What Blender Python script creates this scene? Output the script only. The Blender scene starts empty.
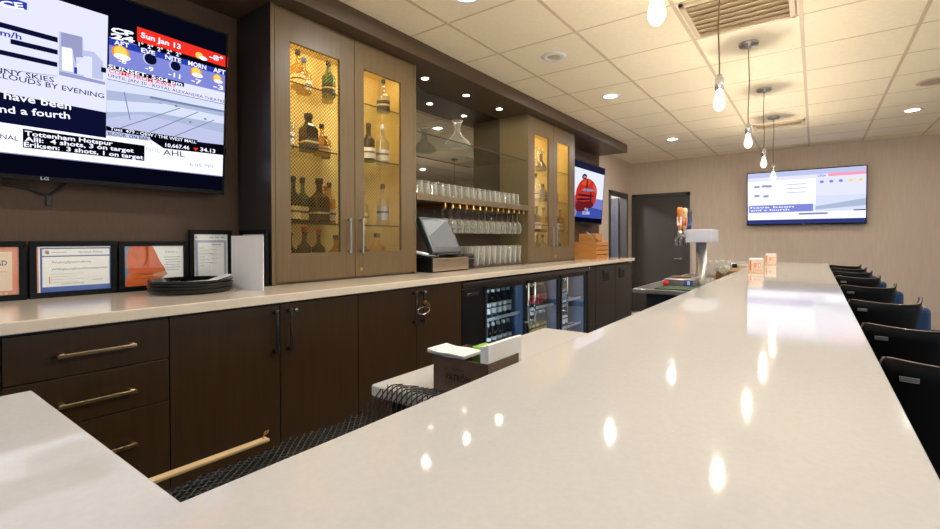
import bpy, bmesh, math, random
from mathutils import Vector, Matrix
random.seed(7)
S = bpy.context.scene
COL = S.collection
PI = math.pi

# ------------------------------------------------------------------ colour / materials
def lin(c):
    c = c / 255.0
    return c / 12.92 if c <= 0.04045 else ((c + 0.055) / 1.055) ** 2.4
def rgb(r, g, b): return (lin(r), lin(g), lin(b), 1.0)

MATS = {}
def mat(name, col, rough=0.5, metal=0.0, var=0.06, scale=(8, 8, 8), bump=0.0, bscale=60, coat=0.0, spec=0.5, rvar=0.0):
    """principled surface with a procedural (noise) tint, roughness and bump"""
    if name in MATS: return MATS[name]
    m = bpy.data.materials.new(name); m.use_nodes = True
    nt = m.node_tree; N = nt.nodes; L = nt.links
    p = N['Principled BSDF']
    p.inputs['Roughness'].default_value = rough
    p.inputs['Metallic'].default_value = metal
    p.inputs['Specular IOR Level'].default_value = spec
    if coat: p.inputs['Coat Weight'].default_value = coat; p.inputs['Coat Roughness'].default_value = 0.08
    tc = N.new('ShaderNodeTexCoord'); mp = N.new('ShaderNodeMapping')
    mp.inputs['Scale'].default_value = scale
    L.new(tc.outputs['Object'], mp.inputs['Vector'])
    nz = N.new('ShaderNodeTexNoise'); nz.inputs['Scale'].default_value = 1.0; nz.inputs['Detail'].default_value = 5
    L.new(mp.outputs[0], nz.inputs['Vector'])
    mx = N.new('ShaderNodeMix'); mx.data_type = 'RGBA'
    a = [max(0, c * (1 - var * 2.2)) for c in col[:3]] + [1]; b = [min(1, c * (1 + var * 2.2)) for c in col[:3]] + [1]
    mx.inputs[6].default_value = a; mx.inputs[7].default_value = b
    L.new(nz.outputs['Fac'], mx.inputs[0]); L.new(mx.outputs[2], p.inputs['Base Color'])
    if rvar:
        mr = N.new('ShaderNodeMapRange'); mr.inputs[3].default_value = max(0.02, rough - rvar); mr.inputs[4].default_value = rough + rvar
        L.new(nz.outputs['Fac'], mr.inputs[0]); L.new(mr.outputs[0], p.inputs['Roughness'])
    if bump:
        n2 = N.new('ShaderNodeTexNoise'); n2.inputs['Scale'].default_value = bscale; n2.inputs['Detail'].default_value = 4
        L.new(tc.outputs['Object'], n2.inputs['Vector'])
        bp = N.new('ShaderNodeBump'); bp.inputs['Strength'].default_value = bump; bp.inputs['Distance'].default_value = 0.004
        L.new(n2.outputs['Fac'], bp.inputs['Height']); L.new(bp.outputs[0], p.inputs['Normal'])
    MATS[name] = m
    return m

def emit(name, col, strength):
    if name in MATS: return MATS[name]
    m = bpy.data.materials.new(name); m.use_nodes = True
    nt = m.node_tree; nt.nodes.clear()
    e = nt.nodes.new('ShaderNodeEmission'); o = nt.nodes.new('ShaderNodeOutputMaterial')
    e.inputs[0].default_value = col; e.inputs[1].default_value = strength
    nt.links.new(e.outputs[0], o.inputs[0])
    MATS[name] = m
    return m

def glass(name, col=(1, 1, 1, 1), base=0.05, edge=0.5, rough=0.03, milk=0.0, milkcol=(1, 1, 1, 1)):
    """thin glass: tinted see-through with a mirror-like sheen that grows at grazing angles"""
    if name in MATS: return MATS[name]
    m = bpy.data.materials.new(name); m.use_nodes = True
    nt = m.node_tree; N = nt.nodes; L = nt.links; N.clear()
    o = N.new('ShaderNodeOutputMaterial')
    t = N.new('ShaderNodeBsdfTransparent'); t.inputs[0].default_value = col
    g = N.new('ShaderNodeBsdfGlossy'); g.inputs['Roughness'].default_value = rough
    lw = N.new('ShaderNodeLayerWeight'); lw.inputs['Blend'].default_value = 0.35
    mr = N.new('ShaderNodeMapRange'); mr.inputs[3].default_value = base; mr.inputs[4].default_value = edge
    L.new(lw.outputs['Facing'], mr.inputs[0])
    mix = N.new('ShaderNodeMixShader'); L.new(mr.outputs[0], mix.inputs[0])
    L.new(t.outputs[0], mix.inputs[1]); L.new(g.outputs[0], mix.inputs[2])
    out = mix
    if milk:
        d = N.new('ShaderNodeBsdfDiffuse'); d.inputs[0].default_value = milkcol
        tr = N.new('ShaderNodeBsdfTranslucent'); tr.inputs[0].default_value = milkcol
        dm = N.new('ShaderNodeMixShader'); dm.inputs[0].default_value = 0.5
        L.new(d.outputs[0], dm.inputs[1]); L.new(tr.outputs[0], dm.inputs[2])
        m2 = N.new('ShaderNodeMixShader'); m2.inputs[0].default_value = milk
        L.new(mix.outputs[0], m2.inputs[1]); L.new(dm.outputs[0], m2.inputs[2]); out = m2
    L.new(out.outputs[0], o.inputs[0])
    MATS[name] = m
    return m

def rimglass(name, power, top):
    """drinking glass: clear face-on, bright and reflective where the wall is seen edge-on"""
    m = bpy.data.materials.new(name); m.use_nodes = True
    nt = m.node_tree; N = nt.nodes; L = nt.links; N.clear()
    o = N.new('ShaderNodeOutputMaterial'); t = N.new('ShaderNodeBsdfTransparent'); t.inputs[0].default_value = (.97, .97, .95, 1)
    g = N.new('ShaderNodeBsdfGlossy'); g.inputs['Roughness'].default_value = .04
    d = N.new('ShaderNodeBsdfDiffuse'); d.inputs[0].default_value = (.97, .95, .90, 1)
    tr = N.new('ShaderNodeBsdfTranslucent'); tr.inputs[0].default_value = (.97, .95, .90, 1)
    lw = N.new('ShaderNodeLayerWeight'); lw.inputs['Blend'].default_value = .5
    pw = N.new('ShaderNodeMath'); pw.operation = 'POWER'; pw.inputs[1].default_value = power
    mr = N.new('ShaderNodeMapRange'); mr.inputs[3].default_value = .07; mr.inputs[4].default_value = top
    L.new(lw.outputs['Facing'], pw.inputs[0]); L.new(pw.outputs[0], mr.inputs[0])
    dt = N.new('ShaderNodeMixShader'); dt.inputs[0].default_value = .4; L.new(d.outputs[0], dt.inputs[1]); L.new(tr.outputs[0], dt.inputs[2])
    gd = N.new('ShaderNodeMixShader'); gd.inputs[0].default_value = .55; L.new(g.outputs[0], gd.inputs[1]); L.new(dt.outputs[0], gd.inputs[2])
    mx = N.new('ShaderNodeMixShader'); L.new(mr.outputs[0], mx.inputs[0]); L.new(t.outputs[0], mx.inputs[1]); L.new(gd.outputs[0], mx.inputs[2])
    L.new(mx.outputs[0], o.inputs[0])
    return m

# ------------------------------------------------------------------ mesh builder
class MB:
    def __init__(self): self.v = []; self.f = []; self.s = []; self.mi = []
    def add(self, vs, fs, smooth=False, mi=0):
        b = len(self.v); self.v += [Vector(p) for p in vs]
        for f in fs: self.f.append([b + i for i in f]); self.s.append(smooth); self.mi.append(mi)
        return self
    def from_bm(self, bm, smooth=False, mi=0, M=None):
        bm.verts.index_update()
        vs = [(M @ v.co if M else v.co.copy()) for v in bm.verts]
        self.add(vs, [[v.index for v in f.verts] for f in bm.faces], smooth, mi); bm.free(); return self
    def box(self, x0, x1, y0, y1, z0, z1, bev=0.0, mi=0, M=None, seg=2):
        bm = bmesh.new(); bmesh.ops.create_cube(bm, size=1)
        for v in bm.verts: v.co = Vector(((x0 + x1) / 2 + v.co.x * (x1 - x0), (y0 + y1) / 2 + v.co.y * (y1 - y0), (z0 + z1) / 2 + v.co.z * (z1 - z0)))
        if bev: bmesh.ops.bevel(bm, geom=bm.edges[:], offset=bev, segments=seg, affect='EDGES', profile=0.5)
        return self.from_bm(bm, False, mi, M)
    def lathe(self, c, prof, n=20, mi=0, axis='z', smooth=True, sx=1.0, sy=1.0, M=None, cap=True):
        """prof: list of (r, h) from one end to the other"""
        vs = []; fs = []
        for r, h in prof:
            for k in range(n):
                a = 2 * PI * k / n; x = r * math.cos(a) * sx; y = r * math.sin(a) * sy
                p = (x, y, h) if axis == 'z' else ((x, h, y) if axis == 'y' else (h, x, y))
                vs.append(Vector(p))
        for i in range(len(prof) - 1):
            for k in range(n):
                k2 = (k + 1) % n
                fs.append([i * n + k, i * n + k2, (i + 1) * n + k2, (i + 1) * n + k])
        if cap:
            if prof[0][0] > 1e-6: fs.append(list(range(n))[::-1])
            if prof[-1][0] > 1e-6: fs.append([(len(prof) - 1) * n + k for k in range(n)])
        c = Vector(c)
        vs = [((M @ v) if M else v) + c for v in vs]
        return self.add(vs, fs, smooth, mi)
    def tube(self, pts, r, n=8, mi=0, closed=False):
        pts = [Vector(p) for p in pts]; vs = []; fs = []
        m = len(pts); up = Vector((0.13, 0.21, 0.97))
        for i, p in enumerate(pts):
            if closed: t = pts[(i + 1) % m] - pts[i - 1]
            else: t = pts[min(i + 1, m - 1)] - pts[max(i - 1, 0)]
            t.normalize()
            a = t.cross(up)
            if a.length < 1e-3: a = t.cross(Vector((1, 0, 0)))
            a.normalize(); b = t.cross(a).normalized()
            rr = r[i] if isinstance(r, (list, tuple)) else r
            for k in range(n):
                g = 2 * PI * k / n; vs.append(p + a * rr * math.cos(g) + b * rr * math.sin(g))
        for i in range(m if closed else m - 1):
            j = (i + 1) % m
            for k in range(n):
                k2 = (k + 1) % n; fs.append([i * n + k, i * n + k2, j * n + k2, j * n + k])
        if not closed:
            fs.append(list(range(n))[::-1]); fs.append([(m - 1) * n + k for k in range(n)])
        return self.add(vs, fs, True, mi)
    def prism(self, poly, z0, z1, bev=0.0, mi=0, seg=3):
        bm = bmesh.new()
        lo = [bm.verts.new((x, y, z0)) for x, y in poly]
        f = bm.faces.new(lo); r = bmesh.ops.extrude_face_region(bm, geom=[f])
        for e in r['geom']:
            if isinstance(e, bmesh.types.BMVert): e.co.z = z1
        bmesh.ops.recalc_face_normals(bm, faces=bm.faces[:])
        if bev: bmesh.ops.bevel(bm, geom=bm.edges[:], offset=bev, segments=seg, affect='EDGES', profile=0.5)
        return self.from_bm(bm, False, mi)
    def build(self, name, m, parent=None, root=None, recalc=True, autosm=False):
        me = bpy.data.meshes.new(name)
        off = Vector((0, 0, 0))
        r = root or parent
        while r is not None and r.parent is not None: r = r.parent
        if r is not None: off = r.location.copy()
        me.from_pydata([v - off for v in self.v], [], self.f)
        for mm in (m if isinstance(m, (list, tuple)) else [m]): me.materials.append(mm)
        me.polygons.foreach_set('use_smooth', self.s); me.polygons.foreach_set('material_index', self.mi)
        if recalc:
            bm = bmesh.new(); bm.from_mesh(me); bmesh.ops.recalc_face_normals(bm, faces=bm.faces[:]); bm.to_mesh(me); bm.free()
        me.update()
        o = bpy.data.objects.new(name, me); COL.objects.link(o)
        if parent is not None: o.parent = parent
        return o

def tag(o, label=None, cat=None, group=None, kind=None):
    if label: o['label'] = label
    if cat: o['category'] = cat
    if group: o['group'] = group
    if kind: o['kind'] = kind
    return o
def thing(name, label, cat, loc=(0, 0, 0), group=None):
    o = bpy.data.objects.new(name, None); COL.objects.link(o); o.location = loc
    o.empty_display_size = 0.05
    return tag(o, label, cat, group)
def centre(o):
    """move a single-mesh thing's origin to the middle of its base"""
    me = o.data; xs = [v.co for v in me.vertices]
    c = Vector(((min(v.x for v in xs) + max(v.x for v in xs)) / 2, (min(v.y for v in xs) + max(v.y for v in xs)) / 2, min(v.z for v in xs)))
    me.transform(Matrix.Translation(-c)); o.location = c
    return o
def one(mb, name, m, label, cat, group=None):
    return centre(tag(mb.build(name, m), label, cat, group))
def struct(mb, name, m):
    o = mb.build(name, m); o['kind'] = 'structure'; o['label'] = name.replace('_', ' '); return o
def dup(root, loc, label=None, group=None, rotz=None):
    r = root.copy(); COL.objects.link(r); r.location = loc
    if rotz is not None: r.rotation_euler = (0, 0, rotz)
    if label: r['label'] = label
    if group: r['group'] = group
    for ch in list(root.children):
        c = ch.copy(); COL.objects.link(c); c.parent = r
        for g in ch.children:
            d = g.copy(); COL.objects.link(d); d.parent = c
    return r

# ------------------------------------------------------------------ camera
FPX, YAW, PITCH, ROLL, CY = 469.12, 0.633814, -0.0117359, -0.0018908, 245.129
def cam_axes():
    cy, sy = math.cos(YAW), math.sin(YAW)
    F = Vector((-sy, cy, 0)); R = Vector((cy, sy, 0)); U = Vector((0, 0, 1))
    F2 = F * math.cos(PITCH) + U * math.sin(PITCH); U2 = U * math.cos(PITCH) - F * math.sin(PITCH)
    return R * math.cos(ROLL) + U2 * math.sin(ROLL), U2 * math.cos(ROLL) - R * math.sin(ROLL), F2
RX, UX, FX = cam_axes()
CAM = Vector((0, 0, 1.318))
cd = bpy.data.cameras.new('camera'); cam = bpy.data.objects.new('camera', cd); COL.objects.link(cam)
cam.matrix_world = Matrix((( RX.x, UX.x, -FX.x, CAM.x), (RX.y, UX.y, -FX.y, CAM.y), (RX.z, UX.z, -FX.z, CAM.z), (0, 0, 0, 1)))
cd.sensor_width = 36; cd.lens = FPX / 940 * 36; cd.shift_y = -(264.5 - CY) / 940; cd.clip_start = 0.02
S.camera = cam

# ------------------------------------------------------------------ materials
M_wood = mat('dark_walnut_veneer', rgb(54, 37, 18), 0.42, var=0.16, scale=(70, 70, 4), spec=0.35)
M_taupe = mat('taupe_oak_veneer', rgb(103, 84, 57), 0.40, var=0.10, scale=(70, 70, 4), spec=0.4)
M_gable = mat('shaded_taupe_gable', rgb(50, 45, 42), 0.35, var=0.10, scale=(70, 70, 4))  # shade on the left cabinet's sides is put into this colour
M_soffit = mat('soffit_veneer', rgb(78, 61, 46), 0.40, var=0.10, scale=(70, 4, 70))
M_quartz = mat('cream_quartz', rgb(208, 205, 203), 0.05, var=0.03, scale=(140, 140, 140), spec=0.4, coat=0.0)
M_quartzb = mat('cream_quartz_lightened', rgb(226, 210, 190), 0.10, var=0.03, scale=(140, 140, 140), spec=0.4)  # back counter stone, its colour lifted to offset the weaker light there
M_wallb = mat('beige_vinyl_wallcovering', rgb(200, 182, 165), 0.75, var=0.055, scale=(55, 55, 5), bump=0.25, bscale=160)
M_panel = mat('brown_woven_wallcovering', rgb(80, 60, 46), 0.7, var=0.10, scale=(90, 90, 14), bump=0.3, bscale=220)
M_ceil = mat('cream_ceiling_tile', rgb(248, 236, 212), 0.9, var=0.03, scale=(30, 30, 30), bump=0.3, bscale=240)
M_grid = mat('ceiling_grid_metal', rgb(212, 193, 168), 0.5, var=0.02)
M_floor = mat('grey_carpet', rgb(158, 150, 142), 0.95, var=0.18, scale=(40, 40, 40), bump=0.5, bscale=300)
M_door = mat('charcoal_door_paint', rgb(56, 51, 49), 0.55, var=0.04, scale=(20, 20, 3))
M_frame = mat('dark_frame_paint', rgb(58, 56, 58), 0.45, var=0.03)
M_black = mat('black_plastic', rgb(14, 14, 16), 0.35, var=0.05)
M_matte = mat('matte_black', rgb(12, 11, 11), 0.7, var=0.1)
M_gloss = mat('gloss_black', rgb(8, 8, 10), 0.12, var=0.03)
M_blackf = mat('satin_black_frame', rgb(9, 9, 10), 0.4, var=0.04, spec=0.15)
M_chrome = mat('brushed_nickel', rgb(200, 198, 196), 0.25, 1.0, var=0.05, scale=(10, 10, 200))
M_steel = mat('stainless_steel', rgb(176, 176, 180), 0.30, 1.0, var=0.06, scale=(8, 120, 120))
M_dsteel = mat('dark_steel', rgb(36, 33, 33), 0.38, 0.6, var=0.06, scale=(60, 60, 6))
M_bronze = mat('dark_bronze_metal', rgb(74, 60, 50), 0.38, 0.85, var=0.14, scale=(30, 30, 30))
M_brass = mat('brass', rgb(214, 168, 84), 0.28, 1.0, var=0.05)
M_gold = mat('satin_champagne_pull', rgb(182, 158, 122), 0.3, 1.0, var=0.04)
M_paper = mat('white_paper', rgb(240, 238, 236), 0.8, var=0.02)
M_white = mat('white_plastic', rgb(236, 236, 240), 0.35, var=0.02)
M_cabin = mat('maple_interior', rgb(232, 204, 126), 0.55, var=0.06, scale=(50, 50, 5))
M_crate = mat('crate_pine', rgb(190, 128, 62), 0.6, var=0.16, scale=(6, 6, 60))
M_tan = mat('tan_wood_edge', rgb(208, 178, 132), 0.5, var=0.08, scale=(60, 4, 60))
M_blue = mat('blue_vinyl', rgb(16, 54, 92), 0.5, var=0.08)
M_fridge = mat('cooler_liner', rgb(84, 106, 134), 0.4, var=0.02)
M_mirror = mat('mirror_silver', rgb(150, 146, 140), 0.02, 1.0, var=0.01)
M_green = mat('green_plastic', rgb(126, 186, 62), 0.5, var=0.08)
M_dgreen = mat('green_rubber_mat', rgb(44, 70, 40), 0.7, var=0.2, scale=(40, 40, 40))
M_red = mat('red_plastic', rgb(214, 30, 24), 0.3, var=0.05)
M_orange = mat('orange_print', rgb(228, 116, 50), 0.5, var=0.05)
M_bluep = mat('blue_print', rgb(40, 92, 170), 0.5, var=0.05)
M_brown = mat('brown_tray_wood', rgb(128, 92, 48), 0.6, var=0.2, scale=(40, 8, 40))
G_pane = glass('clear_pane', (0.97, 0.98, 0.97, 1), 0.03, 0.35)
G_shelf = glass('green_edge_shelf_glass', (0.93, 0.96, 0.94, 1), 0.02, 0.16)
M_gedge = mat('dark_green_glass_edge', rgb(30, 44, 36), 0.15, var=.05)
G_cool = glass('tinted_cooler_pane', (0.80, 0.86, 0.92, 1), 0.04, 0.4)
G_glass = rimglass('drinking_glass', 2.2, .9)
G_tumb = rimglass('cut_tumbler_glass', 1.6, .95)
G_clear = glass('clear_bottle_glass', (0.93, 0.93, 0.88, 1), 0.05, 0.6, 0.05, 0.10)
G_amber = glass('amber_spirit', (0.96, 0.78, 0.36, 1), 0.04, 0.4, 0.05, 0.25, rgb(214, 160, 60))
G_green = glass('green_bottle_glass', (0.20, 0.46, 0.14, 1), 0.04, 0.5, 0.05, 0.30, rgb(60, 120, 40))
G_dark = glass('dark_bottle_glass', (0.06, 0.04, 0.03, 1), 0.04, 0.4, 0.05, 0.4, rgb(26, 18, 14))
M_label_w = mat('bottle_label_white', rgb(226, 220, 206), 0.6, var=0.12, scale=(90, 90, 90))
M_stripe = mat('bottle_label_stripe', rgb(70, 44, 30), 0.5, var=0.4, scale=(160, 160, 160))
M_label_k = mat('bottle_label_black', rgb(24, 22, 22), 0.5, var=0.3, scale=(90, 90, 90))
M_label_y = mat('bottle_label_yellow', rgb(214, 186, 110), 0.6, var=0.14, scale=(90, 90, 90))
E_down = emit('downlight_diffuser', (1.0, 0.97, 0.92, 1), 1750)
E_soft = emit('downlight_reflector_glow', (1.0, 0.95, 0.88, 1), 9)
E_bulb = emit('warm_bulb_glow', (1.0, 0.88, 0.68, 1), 6900)
def bulb_glass():
    m = bpy.data.materials.new('lit_bulb_envelope'); m.use_nodes = True
    nt = m.node_tree; N = nt.nodes; N.clear()
    o = N.new('ShaderNodeOutputMaterial'); t = N.new('ShaderNodeBsdfTransparent'); e = N.new('ShaderNodeEmission'); ad = N.new('ShaderNodeMixShader')
    e.inputs[0].default_value = (1, .88, .66, 1); e.inputs[1].default_value = 4.0; ad.inputs[0].default_value = .45
    nt.links.new(t.outputs[0], ad.inputs[1]); nt.links.new(e.outputs[0], ad.inputs[2]); nt.links.new(ad.outputs[0], o.inputs[0])
    return m
G_bulb = bulb_glass()
E_puck = emit('puck_light_glow', (1.0, 0.86, 0.62, 1), 190)
E_cab = emit('cabinet_light_strip', (1.0, 0.86, 0.54, 1), 30)
E_fr = emit('cooler_light_strip', (0.66, 0.86, 1.0, 1), 60)

# ------------------------------------------------------------------ the setting
ZC = 2.706          # ceiling
XR, YN, YF = 4.6, -3.2, 8.70
struct(MB().box(-4.4, XR + .1, YN - .1, YF + .1, -0.1, 0.0), 'floor', M_floor)
struct(MB().box(-4.4, XR + .1, YN - .1, YF + .1, ZC, ZC + .1), 'ceiling', M_ceil)
g = MB()
k = -8
while True:
    y = 2.357 + 0.606 * k; k += 1
    if y > YF: break
    if y > YN: g.box(-2.23, XR, y - .006, y + .006, ZC - .0015, ZC + .001)
k = -1
while True:
    x = -1.905 + 0.61 * k; k += 1
    if x > XR: break
    if x > -2.23: g.box(x - .011, x + .011, YN, YF, ZC - .004, ZC + .001)
struct(g, 'trim_1', M_grid)  # bars coloured darker than the tiles to stand for shadow lines
# left wall with a doorway near the far end
w = MB()
w.box(-2.82, -2.72, YN, 7.58, 0, ZC); w.box(-2.82, -2.72, 8.44, YF, 0, ZC); w.box(-2.82, -2.72, 7.58, 8.44, 2.09, ZC)
struct(w, 'wall_left', M_wallb)
struct(MB().box(-2.72, -2.70, YN, 7.06, 0, ZC), 'trim_2', M_panel)
struct(MB().box(-4.4, XR, YF, YF + .1, 0, ZC), 'wall_back', M_wallb)
w = MB()
w.box(XR, XR + .1, YN, -1.0, 0, ZC); w.box(XR, XR + .1, 5.0, YF, 0, ZC); w.box(XR, XR + .1, -1.0, 5.0, 0, .8); w.box(XR, XR + .1, -1.0, 5.0, 2.3, ZC)
struct(w, 'wall_right', M_wallb)
w = MB()
for y in (-1.0, .475, 1.95, 3.425, 4.95): w.box(XR + .02, XR + .08, y, y + .05, .8, 2.3)
w.box(XR + .02, XR + .08, -1.0, 5.0, .8, .85); w.box(XR + .02, XR + .08, -1.0, 5.0, 2.25, 2.3)
wf = struct(w, 'added_window_2', M_frame)  # unseen window, added to bring cool daylight onto the back bar
MB().box(XR + .05, XR + .055, -1.0, 5.0, .85, 2.25).build('pane', G_pane, wf)
w = MB()      # the wall behind the camera has a wide window
w.box(-2.82, -0.2, YN - .1, YN, 0, ZC); w.box(3.9, XR, YN - .1, YN, 0, ZC)
w.box(-0.2, 3.9, YN - .1, YN, 0, 0.8); w.box(-0.2, 3.9, YN - .1, YN, 2.4, ZC)
struct(w, 'wall_front', M_wallb)
w = MB()
for x in (-0.2, 1.15, 2.5, 3.85): w.box(x, x + .05, YN - .08, YN - .02, .8, 2.4)
w.box(-0.2, 3.9, YN - .08, YN - .02, .8, .85); w.box(-0.2, 3.9, YN - .08, YN - .02, 2.35, 2.4)
wf = struct(w, 'window_1', M_frame)
MB().box(-0.2, 3.9, YN - .055, YN - .05, .85, 2.35).build('pane', G_pane, wf)
# corridor behind the doorway
w = MB(); w.box(-4.4, -4.3, 5.5, YF, 0, ZC); w.box(-4.4, -2.82, 5.4, 5.5, 0, ZC)
struct(w, 'wall_corridor', mat('corridor_paint', rgb(206, 190, 168), 0.8))
struct(MB().box(-2.72, -2.705, 8.50, YF, 0, .1).box(-2.72, -2.705, 7.06, 7.53, 0, .1), 'baseboard_left', M_frame)
struct(MB().box(-1.72, XR, YF - .015, YF, 0, .1), 'baseboard_back', M_frame)
# soffit over the back bar
struct(MB().box(-2.70, -2.23, YN, 6.95, 2.592, ZC, .002), 'trim_3', M_soffit)
# doorway frame + open leaf
w = MB()
for y in (7.53, 8.41): w.box(-2.83, -2.70, y, y + .06, 0, 2.13, .004)
w.box(-2.83, -2.70, 7.53, 8.47, 2.07, 2.13, .004)
fr = struct(w, 'door_1', M_frame)
LM = Matrix.Translation((-2.835, 8.41, 0)) @ Matrix.Rotation(math.radians(-19), 4, 'Z') @ Matrix.Translation((2.835, -8.41, 0))
lf = MB().box(-3.62, -2.835, 8.37, 8.41, .01, 2.06, .003, M=LM).build('door_leaf', mat('slate_blue_door_paint', rgb(62, 68, 84), .45), fr)
MB().lathe((-3.48, 8.59, 1.0), [(0, 0), (.025, 0), (.025, -.02), (.01, -.025), (.01, -.05), (.028, -.055), (.028, -.075), (0, -.08)], 14, axis='y').build('door_handle', M_chrome, lf)
w = MB()
for x in (-2.70, -1.78): w.box(x, x + .06, YF - .03, YF + .01, 0, 2.13, .004)
w.box(-2.70, -1.72, YF - .03, YF + .01, 2.07, 2.13, .004)
fr = struct(w, 'door_2', M_frame)
lf = MB().box(-2.64, -1.78, YF - .018, YF + .01, .01, 2.07, .003).build('door_leaf', M_door, fr)
h = MB().lathe((-1.86, YF - .018, .98), [(0, 0), (.03, 0), (.03, -.012), (.012, -.016), (.012, -.05), (0, -.052)], 14, axis='y')
h.tube([(-1.86, YF - .06, .98), (-1.92, YF - .062, .98), (-1.98, YF - .055, .978)], .010)
h.build('door_handle', M_chrome, lf)

# ------------------------------------------------------------------ ceiling fittings
def make_down(label):
    t = thing('downlight', label, 'ceiling light', (0, 0, ZC))
    MB().lathe((0, 0, ZC), [(.062, -.002), (.085, -.001), (.088, -.005), (.08, -.010), (.062, -.006)], 24, cap=False).build('trim_ring', M_white, t)
    MB().lathe((0, 0, ZC), [(.026, -.003), (.062, -.004)], 24, cap=False).build('diffuser', E_soft, t, recalc=False)
    MB().lathe((0, 0, ZC), [(0, -.005), (.026, -.005)], 20, cap=False).build('lamp', E_down, t, recalc=False)
    return t
D0 = make_down('lit recessed downlight in the ceiling beyond the right cabinet, third from the camera')
spots = [(-1.60, 2.15, 'lit recessed downlight in ceiling nearest the camera, at top edge above the cabinet', None),
         (-1.60, 4.478, 'lit recessed downlight in ceiling above the right glass cabinet', None),
         (-1.60, 6.914, 'lit recessed downlight in ceiling in front of the small wall television', None),
         (0.84, 6.911, 'lit recessed downlight in ceiling above the far end of the bar stools', None)]
off = [(-1.6, -.28), (.84, 4.478), (.84, 2.05), (.84, -.28)]
for i, (x, y, lb, gp) in enumerate(spots):
    if i == 0: D0.location = (x, y, ZC); D0['label'] = lb
    else: dup(D0, (x, y, ZC), lb)
for x, y in off: dup(D0, (x, y, ZC), 'lit recessed downlight out of view over the rest of the room', 'downlights over the rest of the room')
# unlit round speaker grille / detector
t = thing('ceiling_speaker', 'round cream ceiling fitting, unlit, above the niche in the back bar', 'ceiling fitting', (-1.60, 3.25, ZC))
MB().lathe((-1.6, 3.25, ZC), [(.05, -.002), (.09, -.001), (.092, -.006), (.085, -.012), (.055, -.014), (.05, -.006)], 28, cap=False).build('trim_ring', M_white, t)
MB().lathe((-1.6, 3.25, ZC), [(0, -.012), (.03, -.011), (.05, -.004)], 24, cap=False).build('grille', mat('tan_grille', rgb(196, 172, 138), .6), t)
t = thing('ceiling_speaker', 'round flat beige ceiling speaker at right edge above the stools', 'ceiling fitting', (.845, 5.765, ZC))
MB().lathe((.845, 5.765, ZC), [(.10, -.002), (.125, -.001), (.127, -.006), (.115, -.010), (.10, -.006)], 28, cap=False).build('trim_ring', M_grid, t)
MB().lathe((.845, 5.765, ZC), [(0, -.007), (.10, -.006)], 24, cap=False).build('grille', mat('beige_grille', rgb(178, 158, 136), .7, var=.2, scale=(200, 200, 200)), t)

def vent(x0, x1, y0, y1, label, nb):
    t = thing('air_vent', label, 'ceiling vent', ((x0 + x1) / 2, (y0 + y1) / 2, ZC))
    f = MB(); d = .03
    f.box(x0, x1, y0, y0 + d, ZC - .02, ZC, .003).box(x0, x1, y1 - d, y1, ZC - .02, ZC, .003)
    f.box(x0, x0 + d, y0, y1, ZC - .02, ZC, .003).box(x1 - d, x1, y0, y1, ZC - .02, ZC, .003)
    f.build('frame', M_grid, t)
    s = MB(); n = nb
    for i in range(n):
        yy = y0 + d + (y1 - y0 - 2 * d) * (i + .5) / n
        M = Matrix.Translation((0, yy, ZC - .008)) @ Matrix.Rotation(math.radians(35), 4, 'X')
        s.box(x0 + d, x1 - d, -.014, .014, -.0015, .0015, M=M)
    s.build('louvre', M_grid, t)
    MB().box(x0 + d, x1 - d, y0 + d, y1 - d, ZC - .003, ZC - .001).build('duct_backing', mat('duct_grey', rgb(176, 154, 124), .8), t)
vent(-.66, -.10, 2.98, 3.54, 'large square louvred vent in ceiling above the near pendant bulbs', 7)
vent(-.62, -.10, 6.66, 6.92, 'small rectangular ceiling vent near the far wall television', 4)

# pendants
def pendant(y, zb, label):
    x = -.385
    t = thing('pendant_bulb', label, 'pendant light', (x, y, ZC), 'bare bulb pendants over the bar')
    MB().lathe((x, y, ZC), [(0, 0), (.062, 0), (.064, -.012), (.058, -.022), (.012, -.026), (.008, -.04), (0, -.04)], 24).build('canopy', M_chrome, t)
    ph = y * 3.1
    pts = [(x + .006 * math.sin(ph + i * .5) * math.sin(PI * i / 10), y + .004 * math.cos(ph + i * .7) * math.sin(PI * i / 10), ZC - .03 + (zb + .13 - ZC + .03) * i / 10) for i in range(11)]
    MB().tube(pts, .0035, 6).build('cord', mat('gold_fabric_cord', rgb(120, 96, 40), .6), t)
    MB().lathe((x, y, zb), [(0, .14), (.010, .138), (.014, .125), (.020, .118), (.020, .062), (.017, .058), (0, .058)], 16).build('socket', M_chrome, t)
    MB().lathe((x, y, zb), [(.013, .06), (.014, .045), (.020, .022), (.026, -.002), (.025, -.018), (.017, -.034), (.007, -.041), (0, -.042)], 18).build('bulb', G_bulb, t)
    MB().lathe((x, y, zb), [(0, -.010), (.008, -.007), (.009, .0), (.008, .007), (0, .010)], 10).build('filament', E_bulb, t, recalc=True)
pendant(1.47, 2.0, 'bare glowing pendant bulb nearest the camera, its cord out of the picture')
pendant(2.61, 1.995, 'bare glowing pendant bulb on cord below the large ceiling vent')
pendant(3.86, 2.005, 'bare glowing pendant bulb third from the camera, with chrome canopy above')
pendant(5.12, 2.02, 'bare glowing pendant bulb fourth along the bar, just left of far television')
pendant(6.36, 2.03, 'farthest bare pendant bulb, hanging before the far television screen')

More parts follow.
